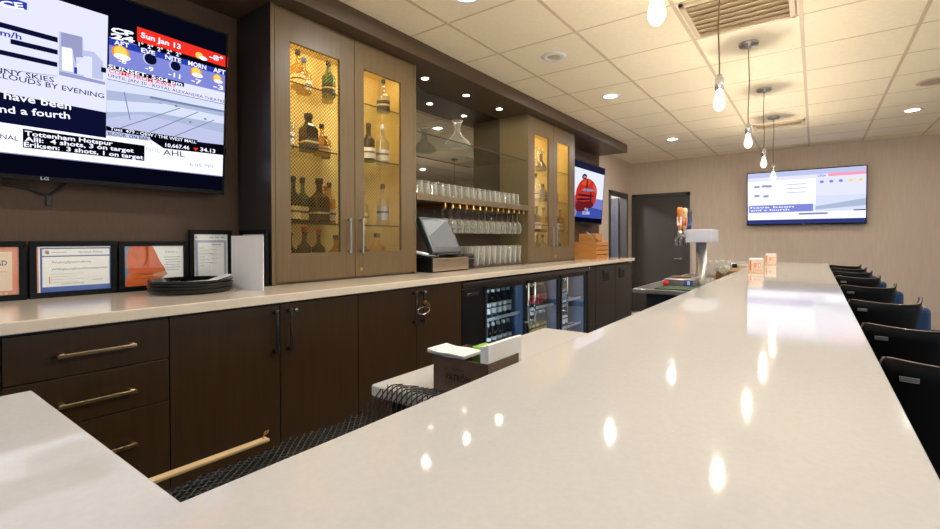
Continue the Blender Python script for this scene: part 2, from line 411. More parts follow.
# ------------------------------------------------------------------ back bar: base cabinets
ZT = 1.07; XB = -1.99        # counter height, face of the base cabinets
def pull(parent, p, q, stand, r=.006, m=M_gold):
    """bar handle from p to q standing `stand` along +X off a face"""
    p = Vector(p); q = Vector(q); s = Vector((stand, 0, 0)); d = (q - p).normalized()
    b = MB()
    c = (p + q) / 2 + s; L = (q - p).length
    if abs(d.y) > .5: b.box(c.x - .005, c.x + .005, c.y - L / 2, c.y + L / 2, c.z - .006, c.z + .006, .002)
    else: b.box(c.x - .005, c.x + .005, c.y - .006, c.y + .006, c.z - L / 2, c.z + L / 2, .002)
    for e in (p + d * .012, q - d * .012):
        b.box(e.x, e.x + stand, e.y - .008, e.y + .008, e.z - .008, e.z + .008, .002)
    return b.build('handle', m, parent)
M_pull = mat('dark_nickel_pull', rgb(150, 150, 156), .25, 1.0)
def base_body(t, y0, y1):
    MB().box(-2.69, XB - .02, y0 + .001, y1 - .001, .10, 1.028).box(-2.6, XB - .08, y0 + .01, y1 - .01, 0, .10).build('body', M_wood, t)
def base_doors(y0, y1, label, locks):
    t = thing('base_cabinet', label, 'cabinet', (-2.3, (y0 + y1) / 2, 0)); base_body(t, y0, y1)
    ym = (y0 + y1) / 2
    for k, (a, b) in enumerate(((y0, ym), (ym, y1))):
        d = MB().box(XB - .02, XB, a + .002, b - .002, .11, 1.022, .0015).build('door', M_wood, t)
        yh = b - .03 if k == 0 else a + .04
        pull(d, (XB, yh, .80), (XB, yh, 1.0), .03, m=M_pull)
        if k == 1:
            MB().lathe((XB, a + .085, .985), [(0, 0), (.010, 0), (.010, .005), (.007, .007), (0, .007)], 12, axis='x').build('lock', M_chrome, d)
    return t
base_doors(-.62, .301, 'dark wood base cabinet under the counter at the left edge of the picture', True)
t = thing('drawer_cabinet', 'dark wood base cabinet with stacked drawers and long metal pulls', 'cabinet', (-2.3, .53, 0)); base_body(t, .301, .762)
for z0, z1, zp in ((.867, 1.022, .942), (.706, .867, .778), (.42, .706, .585), (.11, .42, .3)):
    d = MB().box(XB - .02, XB, .303, .760, z0 + .002, z1 - .002, .0015).build('drawer', M_wood, t)
    pull(d, (XB, .425, zp), (XB, .645, zp), .03)
base_doors(.762, 1.684, 'dark wood double door base cabinet beside the drawers', True)
base_doors(1.684, 2.606, 'dark wood double door base cabinet with a padlocked pair of handles', True)
# padlock through the two handles
yl = 2.145
t = thing('padlock', 'small brass padlock looped through two cabinet handles', 'padlock', (XB + .04, yl, .85))
pts = [(XB + .055, yl + .005 + .055 * math.cos(a), .895 + .022 * math.sin(a) - .012) for a in [2 * PI * i / 18 for i in range(18)]]
MB().tube(pts, .004, 8, closed=True).build('shackle', M_chrome, t)
Mx = Matrix.Translation((XB + .062, yl + .03, .92)) @ Matrix.Rotation(math.radians(-38), 4, 'X')
MB().box(-.008, .008, -.03, .02, -.011, .011, .003, M=Mx).build('lock_body', M_brass, t)

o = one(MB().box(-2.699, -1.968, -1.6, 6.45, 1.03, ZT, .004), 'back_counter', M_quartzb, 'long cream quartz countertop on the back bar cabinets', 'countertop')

# ------------------------------------------------------------------ back bar: coolers
YA = 2.612
t = thing('glass_door_cooler', 'black back bar cooler with three lit glass doors and bottles inside', 'fridge', (-2.3, 3.7, 0))
yE = 4.85; zt = 1.012
b = MB()
b.box(-2.66, XB - .01, YA, YA + .02, .08, zt - .05).box(-2.66, XB - .01, yE - .02, yE, .08, zt - .05)
b.box(-2.66, -2.64, YA, yE, .08, zt - .05).box(-2.66, XB - .01, YA, yE, .08, .14).box(-2.66, XB - .02, YA, yE, zt - .05, zt)
b.box(-2.66, XB - .03, YA + .02, YA + .275, .14, zt - .05)
b.box(-2.6, XB - .08, YA + .03, yE - .03, 0, .08)
b.build('case', M_matte, t)
MB().box(XB - .02, XB + .012, YA, yE, .975, zt, .004).build('top_rail', mat('bronzed_steel', rgb(84, 74, 70), .3, .8, var=.05), t)
gr = MB().box(XB - .03, XB - .002, YA + .004, YA + .270, .14, .968, .003)
for i in range(9): gr.box(XB - .003, XB + .001, YA + .03, YA + .245, .17 + i * .022, .182 + i * .022)
gp = gr.build('grille_panel', M_dsteel, t)
bd = MB()
for i, wv in enumerate((.020, .018, .020, .020, .018)): bd.box(XB - .002, XB + .001, YA + .06 + i * .03, YA + .06 + i * .03 + wv, .915, .932, .001)
bd.build('badge', M_chrome, gp)
ln = MB()
ln.box(-2.635, -2.63, YA + .28, yE - .02, .14, .96).box(-2.63, XB - .03, YA + .278, YA + .282, .14, .96).box(-2.63, XB - .03, yE - .026, yE - .021, .14, .96)
ln.box(-2.63, XB - .03, YA + .28, yE - .022, .141, .145)
for y in (3.535, 4.185): ln.box(-2.63, XB - .035, y - .008, y + .008, .145, .96)
ln.build('liner', M_fridge, t)
DO = ((2.888, 3.522, 'r'), (3.545, 4.172, 'l'), (4.20, 4.83, 'l'))
for y0, y1, hs in DO:
    f = MB(); e = .032
    f.box(XB - .02, XB + .004, y0, y0 + e, .13, .968, .003).box(XB - .02, XB + .004, y1 - e, y1, .13, .968, .003)
    f.box(XB - .02, XB + .004, y0, y1, .13, .165, .003).box(XB - .02, XB + .004, y0, y1, .936, .968, .003)
    d = f.build('door', M_dsteel, t)
    MB().box(XB - .012, XB - .008, y0 + e, y1 - e, .165, .936).build('pane', G_cool, d)
    yh = y1 - .045 if hs == 'r' else y0 + .045
    hb = MB().tube([(XB + .045, yh, .58), (XB + .045, yh, .95)], .010, 10)
    for z in (.62, .92): hb.tube([(XB, yh, z), (XB + .045, yh, z)], .008, 8)
    hb.build('handle', M_chrome, d)
    MB().box(XB - .06, XB - .045, y0 + .012, y0 + .026, .16, .94).build('light_strip', E_fr, t)
    sh = MB()
    for z in (.415, .69):
        for i in range(9): sh.box(-2.60 + i * .066, -2.596 + i * .066, y0 + .01, y1 - .01, z - .004, z)
        for i in range(7): sh.box(-2.61, XB - .055, y0 + .02 + (y1 - y0 - .05) * i / 6, y0 + .026 + (y1 - y0 - .05) * i / 6, z - .009, z - .004)
        sh.box(XB - .065, XB - .060, y0 + .01, y1 - .01, z - .012, z + .012)
    sh.build('wire_shelf', M_white, t)

# bottles: a lathe body, a label band and a cap
def bottle(name, label, loc, H, r, gm, lm, cm, neck=.35, nr=.3, lab=(.16, .40), group=None, square=False, cat='bottle', capf=.10, n=16):
    t = thing(name, label, cat, loc, group); x, y, z = loc
    nh = H * (1 - neck); sh = nh - r * .55
    rn = r * nr
    MB().lathe((x, y, z), [(0, .001), (r * .9, .001), (r, .006), (r, sh), (r * .93, sh + (nh - sh) * .35), (r * .62, sh + (nh - sh) * .8), (rn * 1.15, nh + .01), (rn, nh + .03), (rn, H * (1 - capf)), (0, H * (1 - capf))], 4 if square else n, smooth=not square,
               M=Matrix.Rotation(PI / 4, 3, 'Z') if square else None).build('bottle_body', gm, t)
    if lm is not None:
        rr = r * 1.012 if not square else r * 1.015
        nn_ = 4 if square else n; RM = Matrix.Rotation(PI / 4, 3, 'Z') if square else None
        l0 = sh * lab[0]; l1 = sh * lab[1] / .62 if lab[1] < .62 else sh * .97
        lbm = MB().lathe((x, y, z), [(rr, l0), (rr, l1)], nn_, smooth=not square, cap=False, M=RM)
        lbm.lathe((x, y, z), [(rr * 1.008, l0 + (l1 - l0) * .50), (rr * 1.008, l0 + (l1 - l0) * .66)], nn_, smooth=not square, cap=False, M=RM, mi=1)
        lbm.build('bottle_label', [lm, M_label_y if lm == M_label_k else M_stripe], t)
    MB().lathe((x, y, z), [(0, H * (1 - capf) - .004), (rn * 1.3, H * (1 - capf) - .004), (rn * 1.35, H - .003), (rn * 1.1, H), (0, H)], 12).build('cap', cm, t)
    return t
M_can = mat('can_print', rgb(190, 196, 206), .3, .6, var=.2, scale=(60, 60, 60))
kinds = [('dark beer bottle with white label', G_dark, M_label_w, M_label_w), ('green beer bottle with red label', G_green, mat('bottle_label_red', rgb(200, 40, 44), .5, var=.2, scale=(90, 90, 90)), M_brass),
         ('pale cooler bottle with yellow label', G_clear, M_label_y, M_white), ('clear bottle with silver label', G_clear, M_can, M_white)]
shelfname = {.146: 'floor', .416: 'middle shelf', .691: 'top shelf'}
doorname = ['left', 'middle', 'right']
layout = {(0, .691): 0, (0, .416): 0, (0, .146): 0, (1, .691): 1, (1, .416): 2, (1, .146): 1, (2, .691): 3, (2, .416): 0, (2, .146): 1}
for di, (y0, y1, hs) in enumerate(DO):
    for z in (.146, .416, .691):
        kd = kinds[layout[(di, z)]]
        proto = None
        gp = 'bottles on the %s of the %s cooler door' % (shelfname[z], doorname[di])
        lb = '%s on the %s behind the %s glass cooler door' % (kd[0], shelfname[z], doorname[di])
        cols = 7 if di < 2 else 5
        for r_ in range(2):
            for c_ in range(cols):
                p = (XB - .13 - r_ * .11, y0 + .075 + c_ * (.078 if di < 2 else .075), z)
                if proto is None: proto = bottle('cooler_bottle', lb, p, .225, .030, kd[1], kd[2], kd[3], .40, .42, (.25, .6), group=gp, n=12)
                else: dup(proto, p)

# solid-door cooler
t = thing('solid_door_cooler', 'black back bar cooler with two solid doors and recessed handles', 'fridge', (-2.3, 5.62, 0))
MB().box(-2.66, XB - .02, 4.86, 6.40, .08, 1.012, .004).box(-2.6, XB - .08, 4.9, 6.36, 0, .08).build('case', M_dsteel, t)
gr = MB().box(XB - .02, XB, 4.865, 5.10, .14, 1.0, .004)
for i in range(3): gr.box(XB - .001, XB + .003, 4.89, 5.08, .30 + i * .05, .325 + i * .05)
gr.build('grille_panel', M_dsteel, t)
MB().lathe((XB, 4.90, 1.0), [(0, 0), (.018, 0), (.018, .012), (0, .012)], 14, axis='x').build('badge', M_chrome, t)
for y0, y1, yh in ((5.105, 5.74, 5.42), (5.745, 6.39, 5.98)):
    d = MB().box(XB - .02, XB, y0, y1, .14, 1.0, .004).build('door', M_dsteel, t)
    MB().prism([(0, 0)] * 0 or [(yh - .09, 0), (yh + .09, 0), (yh + .07, .10), (yh - .07, .10)], 0, .004, mi=0)
    q = MB(); z0 = .83
    P = [(yh - .08, z0), (yh + .10, z0), (yh + .10, z0 + .11), (yh - .10, z0 + .11), (yh - .10, z0 + .03)]
    q.add([(XB + .001, a, b_) for a, b_ in P] + [(XB + .006, a, b_) for a, b_ in P],
          [[0, 1, 2, 3, 4], [5, 6, 7, 8, 9]] + [[i, (i + 1) % 5, 5 + (i + 1) % 5, 5 + i] for i in range(5)])
    hh = q.build('handle_recess', M_matte, d)
    MB().box(XB + .004, XB + .016, yh - .10, yh + .10, z0 + .10, z0 + .125, .003).build('grip_edge', M_dsteel, d)

# ------------------------------------------------------------------ back bar: tall glass cabinets
XC = -2.35; ZTOP = 2.592
M_gable2 = mat('lit_taupe_gable', rgb(122, 106, 74), 0.38, var=0.08, scale=(70, 70, 4))  # puck light on the right cabinet's sides is put into this lighter colour
def tall_cabinet(y0, y1, label, shelves, handles_z, meshed):
    t = thing('glass_cabinet', label, 'cabinet', (-2.5, (y0 + y1) / 2, ZT)); g = .022
    b = MB()
    b.box(-2.698, XC - .003, y0, y0 + g, ZT, ZTOP, mi=1).box(-2.698, XC - .003, y1 - g, y1, ZT, ZTOP, mi=1)
    b.box(XC - .003, XC, y0, y0 + g, ZT, ZTOP, .001).box(XC - .003, XC, y1 - g, y1, ZT, ZTOP, .001)
    b.box(-2.698, XC - .024, y0 + g, y1 - g, ZT, ZT + .03).box(-2.698, XC - .024, y0 + g, y1 - g, ZTOP - .06, ZTOP)
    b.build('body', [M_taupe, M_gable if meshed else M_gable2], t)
    i_ = MB(); i_.box(-2.698, -2.69, y0 + g, y1 - g, ZT + .03, ZTOP - .06)
    i_.box(-2.69, XC - .026, y0 + g, y0 + g + .004, ZT + .03, ZTOP - .06).box(-2.69, XC - .026, y1 - g - .004, y1 - g, ZT + .03, ZTOP - .06)
    i_.box(-2.69, XC - .026, y0 + g, y1 - g, ZT + .03, ZT + .034).box(-2.69, XC - .026, y0 + g, y1 - g, ZTOP - .064, ZTOP - .06)
    ym = (y0 + y1) / 2
    i_.build('interior', M_cabin, t)
    for a, c in ((y0 + g, ym), (ym, y1 - g)):
        w0 = .085 if meshed else .09
        bt, tp = 1.243, 2.42
        d = MB(); d0, d1 = a + .002, c - .002
        wa = (.092, .112); wl, wr = (wa if a < ym - .1 else (.075, .13))
        if not meshed: wl, wr = wl + .02, wr - .0
        d.box(XC - .022, XC, d0, d0 + wl, ZT + .015, ZTOP - .005, .0015).box(XC - .022, XC, d1 - wr, d1, ZT + .015, ZTOP - .005, .0015)
        d.box(XC - .022, XC, d0 + wl, d1 - wr, ZT + .015, bt, .0005).box(XC - .022, XC, d0 + wl, d1 - wr, tp, ZTOP - .005, .0005)
        do = d.build('door', M_taupe, t)
        ya, yb = d0 + wl, d1 - wr; W = yb - ya; Hh = tp - bt
        ms = MB(); pitch = .021; rr = .0016; xm = XC - .010
        for sgn in (1, -1):
            kk = -Hh
            while kk < W:
                # line y = ya + kk + s, z = bt + s (or mirrored), clipped to the window
                s0 = max(0, -kk); s1 = min(Hh, W - kk)
                if s1 - s0 > .004:
                    p = Vector((xm, ya + kk + s0, bt + s0)); q = Vector((xm, ya + kk + s1, bt + s1))
                    if sgn < 0: p.y = ya + yb - p.y; q.y = ya + yb - q.y
                    dn = (q - p).normalized(); nn = Vector((0, -dn.z, dn.y)) * rr; xx = Vector((rr, 0, 0))
                    ms.add([p + nn, p - xx, p - nn, p + xx, q + nn, q - xx, q - nn, q + xx], [[0, 1, 5, 4], [1, 2, 6, 5], [2, 3, 7, 6], [3, 0, 4, 7]])
                kk += pitch
        ms.build('wire_mesh', M_brass if False else mat('bronze_wire', rgb(120, 98, 62), .4, .6), do, recalc=False)
        yh = d1 - .055 if a < ym - .1 else d0 + .04
        pull(do, (XC, yh, 1.235), (XC, yh, 1.455), .03, m=M_chrome)
        if a > ym - .1: MB().lathe((XC, yh + .005, 1.13), [(0, 0), (.011, 0), (.011, .004), (0, .005)], 12, axis='x').build('lock', M_brass, do)
    for z in shelves:
        MB().box(-2.685, XC - .046, y0 + g + .006, y1 - g - .006, z - .008, z).box(XC - .046, XC - .044, y0 + g + .006, y1 - g - .006, z - .008, z, mi=1).build('glass_shelf', [G_shelf, M_gedge], t)
    for a, c in ((y0 + g, ym), (ym, y1 - g)):
        lm = MB(); lm.box(XC - .06, XC - .035, a + .04, c - .04, ZTOP - .074, ZTOP - .066).build('light_strip', E_cab, t)
        lm = MB(); lm.box(XC - .045, XC - .030, a + .016, a + .030, ZT + .85, ZTOP - .09).build('light_strip', E_cab, t)
    return t
YL0, YL1, YR0, YR1 = 1.40, 2.535, 4.20, 5.345
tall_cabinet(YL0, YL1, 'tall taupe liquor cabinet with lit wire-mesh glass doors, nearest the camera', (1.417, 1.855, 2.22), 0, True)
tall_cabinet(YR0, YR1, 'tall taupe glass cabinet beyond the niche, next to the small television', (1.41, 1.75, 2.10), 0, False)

# liquor in the near cabinet   (shelf heights 1.104 / 1.417 / 1.855 / 2.22)
XQ = -2.50
def liq(label, y, z, H, r, gm, lm, cm, x=XQ, **k):
    bottle('liquor_bottle', label, (x, y, z + .0005), H, r, gm, lm, cm, **k)
M_capk = mat('black_cap', rgb(20, 18, 18), .4); M_capb = mat('blue_cap', rgb(90, 130, 190), .4); M_capr = mat('red_cap', rgb(190, 30, 30), .4)
L1, L2, L3, L0 = 2.22, 1.855, 1.417, 1.104
liq('amber whisky bottle with black stopper, top shelf behind the left mesh door', 1.665, L1, .235, .042, G_amber, M_label_y, M_capk, neck=.36)
liq('amber bottle with blue cap beside it on the top shelf, left mesh door', 1.745, L1, .225, .046, G_amber, M_label_w, M_capb, x=-2.56)
liq('green whiskey bottle on the top shelf behind the left mesh door', 1.885, L1, .235, .042, G_green, M_label_k, M_capk)
liq('pale gold bottle at right end of top shelf, left mesh door', 1.95, L1, .22, .036, G_amber, M_label_y, M_brass, x=-2.6)
liq('square black bottle on second shelf behind the left mesh door', 1.735, L2, .235, .058, G_dark, M_label_k, M_capk, square=True, neck=.30, nr=.34)
liq('round squat bottle with buff label on second shelf, left mesh door', 1.86, L2, .20, .056, G_amber, M_label_y, M_capk, neck=.42, nr=.22, x=-2.54)
liq('pale bottle at far left of second shelf, left mesh door', 1.595, L2, .26, .038, G_clear, M_label_w, M_white)
liq('small dark bottle at right end of second shelf, left mesh door', 1.95, L2, .15, .03, G_dark, M_label_k, M_capk, x=-2.62)
liq('bottle with cream label at left end of third shelf, left mesh door', 1.628, L3, .28, .042, G_dark, M_label_y, M_capk)
liq('green wine-shaped bottle on third shelf, left mesh door', 1.745, L3, .29, .042, G_green, M_label_y, M_capk, x=-2.58)
liq('big square bottle with black label on third shelf, left mesh door', 1.81, L3, .285, .062, G_dark, M_label_k, M_capk, square=True, neck=.34, nr=.3)
liq('tall amber bottle on third shelf, left mesh door', 1.93, L3, .275, .040, G_amber, M_label_w, M_capk, x=-2.56)
liq('red brown bottle at right end of third shelf, left mesh door', 1.965, L3, .26, .036, G_amber, M_label_k, M_capr, x=-2.64)
liq('dark bottle with red cap at left of lowest shelf, left mesh door', 1.70, L0, .295, .042, G_dark, M_label_y, M_capr)
liq('black bottle at left corner of lowest shelf, left mesh door', 1.615, L0, .26, .045, G_dark, M_label_k, M_capk, x=-2.52)
liq('dark bottle with dull red top, middle of lowest shelf, left mesh door', 1.86, L0, .28, .042, G_dark, M_label_k, M_capr, x=-2.58)
liq('round amber bottle at right of lowest shelf, left mesh door', 1.935, L0, .245, .05, G_amber, M_label_y, M_capk)
liq('slender clear bottle at the back of lowest shelf, left mesh door', 1.79, L0, .27, .036, G_clear, M_label_w, M_capk, x=-2.62)
liq('clear whisky bottle with dark cork on top shelf, right mesh door', 2.355, L1, .245, .048, G_clear, M_label_k, M_capk, lab=(.1, .45), neck=.40, nr=.24)
liq('dark bottle with white label on second shelf, right mesh door', 2.215, L2, .27, .042, G_dark, M_label_w, M_capk, nr=.34)
liq('clear rum bottle with white label on second shelf, right mesh door', 2.345, L2, .285, .046, G_clear, M_label_w, M_white)
liq('tall clear vodka bottle with black cap on third shelf, right mesh door', 2.345, L3, .30, .044, G_clear, M_can, M_capk, lab=(.25, .5))
liq('pale bottle at left end of third shelf, right mesh door', 2.21, L3, .24, .04, G_clear, M_label_y, M_capk, x=-2.56)
liq('squat amber bottle with black stopper on lowest shelf, right mesh door', 2.29, L0, .26, .06, G_amber, M_label_k, M_capk, square=True, neck=.3)
liq('dark bottle at left of lowest shelf, right mesh door', 2.20, L0, .25, .045, G_dark, M_label_k, M_capr, x=-2.55)

# glassware prototypes
def tumbler(name, label, loc, H, r0, r1, group, inv=False):
    x, y, z = loc
    pr = [(0, .004), (r0, .002), (r0, .012), (r1, H), (r1 - .003, H), (r0 - .004, .016), (0, .014)]
    if inv: pr = [(r, H - h) for r, h in pr]
    o = MB().lathe((0, 0, 0), pr, 16).build(name, G_tumb, recalc=True); o.location = loc
    return tag(o, label, 'glass', group)
def copies(p, locs, label=None):
    for l in locs:
        c = p.copy(); COL.objects.link(c); c.location = l
        if label: c['label'] = label
def stem_prof(H, r, inv):
    pr = [(0, .0), (.034, .0), (.034, .003), (.006, .008), (.004, .03), (.004, H * .42), (.012, H * .45), (r * .85, H * .56), (r, H * .70), (r * .92, H * .86), (r * .78, H), (r * .78 - .002, H), (r * .9, H * .86), (r * .97, H * .70), (r * .8, H * .57), (0, H * .48)]
    return [(a, H - h) for a, h in pr] if inv else pr
# upper wood shelf, rack rails, glass shelf, mirror
one(MB().box(-2.698, XC + .006, YL1, YR0, 1.612, 1.662, .003), 'wood_shelf', M_taupe, 'thick taupe wood shelf across the niche, under upturned tumblers', 'shelf')
one(MB().box(-2.698, -2.693, YL1 + .002, YR0 - .002, 1.664, 2.590), 'mirror', M_mirror, 'grey mirror panel at the back of the niche above the wood shelf', 'mirror')
one(MB().box(-2.690, XC + .01, YL1 + .003, YR0 - .06, 2.104, 2.113).box(XC + .01, XC + .0115, YL1 + .003, YR0 - .06, 2.104, 2.113, mi=1), 'glass_shelf', [G_shelf, M_gedge], 'single glass shelf in the niche holding the carafe', 'shelf')
P = tumbler('tumbler', 'clear tumbler upside down among the rows on the wood shelf', (-2.41, 2.62, 1.6625), .105, .034, .040, 'upturned tumblers on the wood shelf', True)
L_ = []
for r_ in range(3):
    for c_ in range(18):
        if r_ == 0 and c_ == 0: continue
        if c_ * .084 + 2.62 > 4.14 - r_ * .02: continue
        L_.append((-2.41 - r_ * .092 + random.uniform(-.006, .006), 2.62 + c_ * .084 + random.uniform(-.006, .006), 1.6625))
copies(P, L_)
rails = []
for i in range(3, 17):
    y = 2.585 + i * .0955
    rl = MB().box(-2.66, XC - .004, y - .016, y + .016, 1.583, 1.586).box(-2.66, XC - .004, y - .003, y + .003, 1.586, 1.612)
    rl.box(XC - .006, XC, y - .008, y + .008, 1.572, 1.606, .001)
    one(rl, 'glass_rack_rail', M_brass, 'brass stemware rail under the wood shelf holding hanging wine glasses', 'rack', 'brass stemware rails')
o = MB().lathe((0, 0, 0), stem_prof(.215, .040, True), 14).build('wine_glass', G_glass); o.location = (-2.40, 2.633 + 4 * .0955, 1.374)
tag(o, 'wine glass hanging upside down from the brass rails', 'glass', 'hanging wine glasses')
copies(o, [(-2.40 - r_ * .095, 2.633 + c_ * .0955, 1.374) for r_ in range(3) for c_ in range(16) if c_ > 3 and (r_, c_) != (0, 4)])
one(MB().box(-2.67, -2.37, 3.30, 4.17, ZT, ZT + .012, .003), 'bar_mat', mat('brown_rubber', rgb(70, 44, 36), .7, var=.1), 'brown rubber mat under the tall glasses in the niche', 'mat')
P = tumbler('pint_glass', 'tall clear pint glass standing in rows at the base of the niche', (-2.41, 3.35, ZT + .0125), .175, .033, .043, 'tall glasses at the base of the niche')
copies(P, [(-2.41 - r_ * .095, 3.35 + c_ * .091, ZT + .0125) for r_ in range(3) for c_ in range(9) if (r_, c_) != (0, 0)])
# carafe
t = thing('carafe', 'wide-bottomed clear glass carafe standing on the glass shelf', 'carafe', (-2.50, 3.22, 2.113))
MB().lathe((-2.50, 3.22, 2.1135), [(0, .002), (.07, .002), (.105, .012), (.115, .028), (.095, .06), (.045, .10), (.026, .14), (.024, .175), (.034, .21), (.050, .232), (.047, .233), (.03, .208), (.02, .172), (.02, .14), (.04, .10), (.09, .058), (.108, .028), (0, .012)], 24).build('vessel', G_glass, t)
# puck lights in the soffit
for i, (y, wd) in enumerate(((2.78, 'first'), (3.32, 'middle'), (3.855, 'last'))):
    t = thing('puck_light', 'small round puck light under the soffit, %s of three over the niche' % wd, 'light', (-2.48, y, 2.592))
    MB().lathe((-2.48, y, 2.592), [(.026, -.001), (.034, -.001), (.034, -.006), (.026, -.007)], 20, cap=False).build('trim_ring', M_chrome, t)
    MB().lathe((-2.48, y, 2.592), [(0, -.005), (.026, -.005)], 20, cap=False).build('lens', E_puck, t, recalc=False)

# right-hand cabinet contents
def decanter(label, y, z, x=-2.5, gm=G_clear):
    t = thing('decanter', label, 'decanter', (x, y, z))
    MB().lathe((x, y, z + .001), [(0, 0), (.05, 0), (.062, .02), (.06, .05), (.03, .10), (.015, .13), (.02, .19), (0, .19)], 16).build('vessel', gm, t)
    MB().lathe((x, y, z + .001), [(0, .188), (.012, .19), (.024, .21), (.02, .24), (0, .25)], 12).build('stopper', G_clear, t)
decanter('cut glass decanter on the top shelf of the right cabinet, left door', 4.66, 2.10)
decanter('dark decanter beside the cut glass one in the right cabinet', 4.82, 2.10, -2.53, G_dark)
liq('tall slim bottle on second shelf of the right cabinet, left door', 4.64, 1.75, .30, .04, G_clear, M_label_w, M_capk)
liq('dark round bottle on second shelf of the right cabinet, left door', 4.80, 1.75, .20, .05, G_dark, M_label_k, M_capk)
liq('bottle with cream label on third shelf of the right cabinet, left door', 4.66, 1.41, .28, .045, G_dark, M_label_w, M_capk)
liq('bottle with buff label on third shelf of the right cabinet, left door', 4.82, 1.41, .27, .045, G_amber, M_label_y, M_capk)
liq('yellow labelled bottle on lowest shelf of the right cabinet, left door', 4.66, L0, .28, .045, G_green, M_label_y, M_capk)
liq('pale bottle on lowest shelf of the right cabinet, left door', 4.80, L0, .27, .045, G_clear, M_label_y, M_capk)
one(MB().box(-2.56, -2.50, 5.13, 5.21, 1.7505, 1.89, .003), 'gift_box', M_red, 'red box standing on a shelf of the right cabinet, right door', 'box')
liq('dark bottle on third shelf of the right cabinet, right door', 5.14, 1.41, .28, .045, G_dark, M_label_w, M_capk)
liq('amber bottle on third shelf of the right cabinet, right door', 5.26, 1.41, .27, .045, G_amber, M_label_y, M_capk)
liq('green bottle on lowest shelf of the right cabinet, right door', 5.18, L0, .28, .045, G_green, M_label_y, M_capk)
# ------------------------------------------------------------------ flat graphics on screens, prints and signs
def font_mesh(s, bold=0.0, shear=0.0):
    cu = bpy.data.curves.new('txt', 'FONT'); cu.body = s; cu.offset = bold; cu.shear = shear; cu.resolution_u = 2
    ob = bpy.data.objects.new('txt', cu); COL.objects.link(ob)
    dg = bpy.context.evaluated_depsgraph_get(); dg.update()
    me = bpy.data.meshes.new_from_object(ob.evaluated_get(dg))
    vs = [v.co.copy() for v in me.vertices]; fs = [list(p.vertices) for p in me.polygons]
    bpy.data.objects.remove(ob); bpy.data.curves.remove(cu); bpy.data.meshes.remove(me)
    return vs, fs
def soft(pts, it=2):
    for _ in range(it):
        q = []
        for (x0, y0), (x1, y1) in zip(pts, pts[1:] + pts[:1]): q += [(.75 * x0 + .25 * x1, .75 * y0 + .25 * y1), (.25 * x0 + .75 * x1, .25 * y0 + .75 * y1)]
        pts = q
    return pts
class Sheet:
    """a flat sheet in the world: O origin, U to the viewer's right, V up, N towards the viewer; coordinates in metres"""
    def __init__(self, O, U, V):
        self.O = Vector(O); self.U = Vector(U).normalized(); self.V = Vector(V).normalized(); self.N = self.U.cross(self.V)
        self.mb = MB(); self.mats = []
    def m(self, mt):
        if mt not in self.mats: self.mats.append(mt)
        return self.mats.index(mt)
    def P(self, u, v, k=0): return self.O + self.U * u + self.V * v + self.N * (k * .0004)
    def px(self, x, y):
        d = FX + RX * ((x - 470) / FPX) + UX * ((CY - y) / FPX)
        t = (self.O - CAM).dot(self.N) / d.dot(self.N); q = CAM + d * t - self.O
        return (q.dot(self.U), q.dot(self.V))
    def poly(self, pts, mt, k=1):
        self.mb.add([self.P(u, v, k) for u, v in pts], [list(range(len(pts)))], False, self.m(mt)); return self
    def rect(self, u0, u1, v0, v1, mt, k=1): return self.poly([(u0, v0), (u1, v0), (u1, v1), (u0, v1)], mt, k)
    def ell(self, u, v, ru, rv, mt, k=2, n=18):
        return self.poly([(u + ru * math.cos(2 * PI * i / n), v + rv * math.sin(2 * PI * i / n)) for i in range(n)], mt, k)
    def text(self, s, a, b, h, mt, k=3, bold=0.012, shear=0):
        """fit the string between baseline points a and b, capitals h tall"""
        vs, fs = font_mesh(s, bold, shear)
        if not vs: return self
        x0 = min(v.x for v in vs); x1 = max(v.x for v in vs)
        L = math.hypot(b[0] - a[0], b[1] - a[1]); ca, sa = (b[0] - a[0]) / L, (b[1] - a[1]) / L
        sx = L / (x1 - x0); sy = h / .70
        q = []
        for v in vs:
            X = (v.x - x0) * sx; Y = v.y * sy; q.append(self.P(a[0] + X * ca - Y * sa, a[1] + X * sa + Y * ca, k))
        self.mb.add(q, fs, False, self.m(mt)); return self
    def stroke(self, pts, w, mt, k=3):
        for (a, b) in zip(pts, pts[1:]):
            d = Vector((b[0] - a[0], b[1] - a[1])); d.normalize(); n = Vector((-d.y, d.x)) * w / 2
            self.poly([(a[0] + n.x, a[1] + n.y), (b[0] + n.x, b[1] + n.y), (b[0] - n.x, b[1] - n.y), (a[0] - n.x, a[1] - n.y)], mt, k)
        return self
    def scribble(self, u0, u1, v, amp, w, mt, k=3, f=140, seed=1):
        r = random.Random(seed); pts = []; u = u0
        while u < u1:
            pts.append((u, v + amp * math.sin(u * f * 6.28 * .5 + r.uniform(-.8, .8)) * r.uniform(.3, 1))); u += 1.0 / f / 2
        return self.stroke(pts, w, mt, k)
    def build(self, name, parent): return self.mb.build(name, self.mats, parent, recalc=False)

SC = {}
def em(r, g, b, s=1.0):
    key = 'screen_%d_%d_%d_%d' % (r, g, b, int(s * 100))
    return emit(key, rgb(r, g, b), s * .85)
K = 1.15
e_wht = em(236, 238, 255, 1.25); e_lav = em(214, 216, 246, 1.15); e_navy = em(16, 20, 58, .7); e_dk = em(12, 14, 34, .5); e_blue = em(40, 60, 168, 1.0)
e_peri = em(128, 136, 214, 1.0); e_red = em(232, 48, 36, 1.1); e_grn = em(150, 176, 190, 1.0); e_road = em(172, 184, 214, 1.0); e_road2 = em(206, 214, 236, 1.1); e_road3 = em(126, 138, 176, .9)
e_yel = em(250, 206, 90, 1.1); e_org = em(240, 150, 50, 1.0); e_blk = em(8, 9, 20, .4); e_gry = em(150, 156, 196, 1.0); e_gry2 = em(186, 192, 226, 1.05)

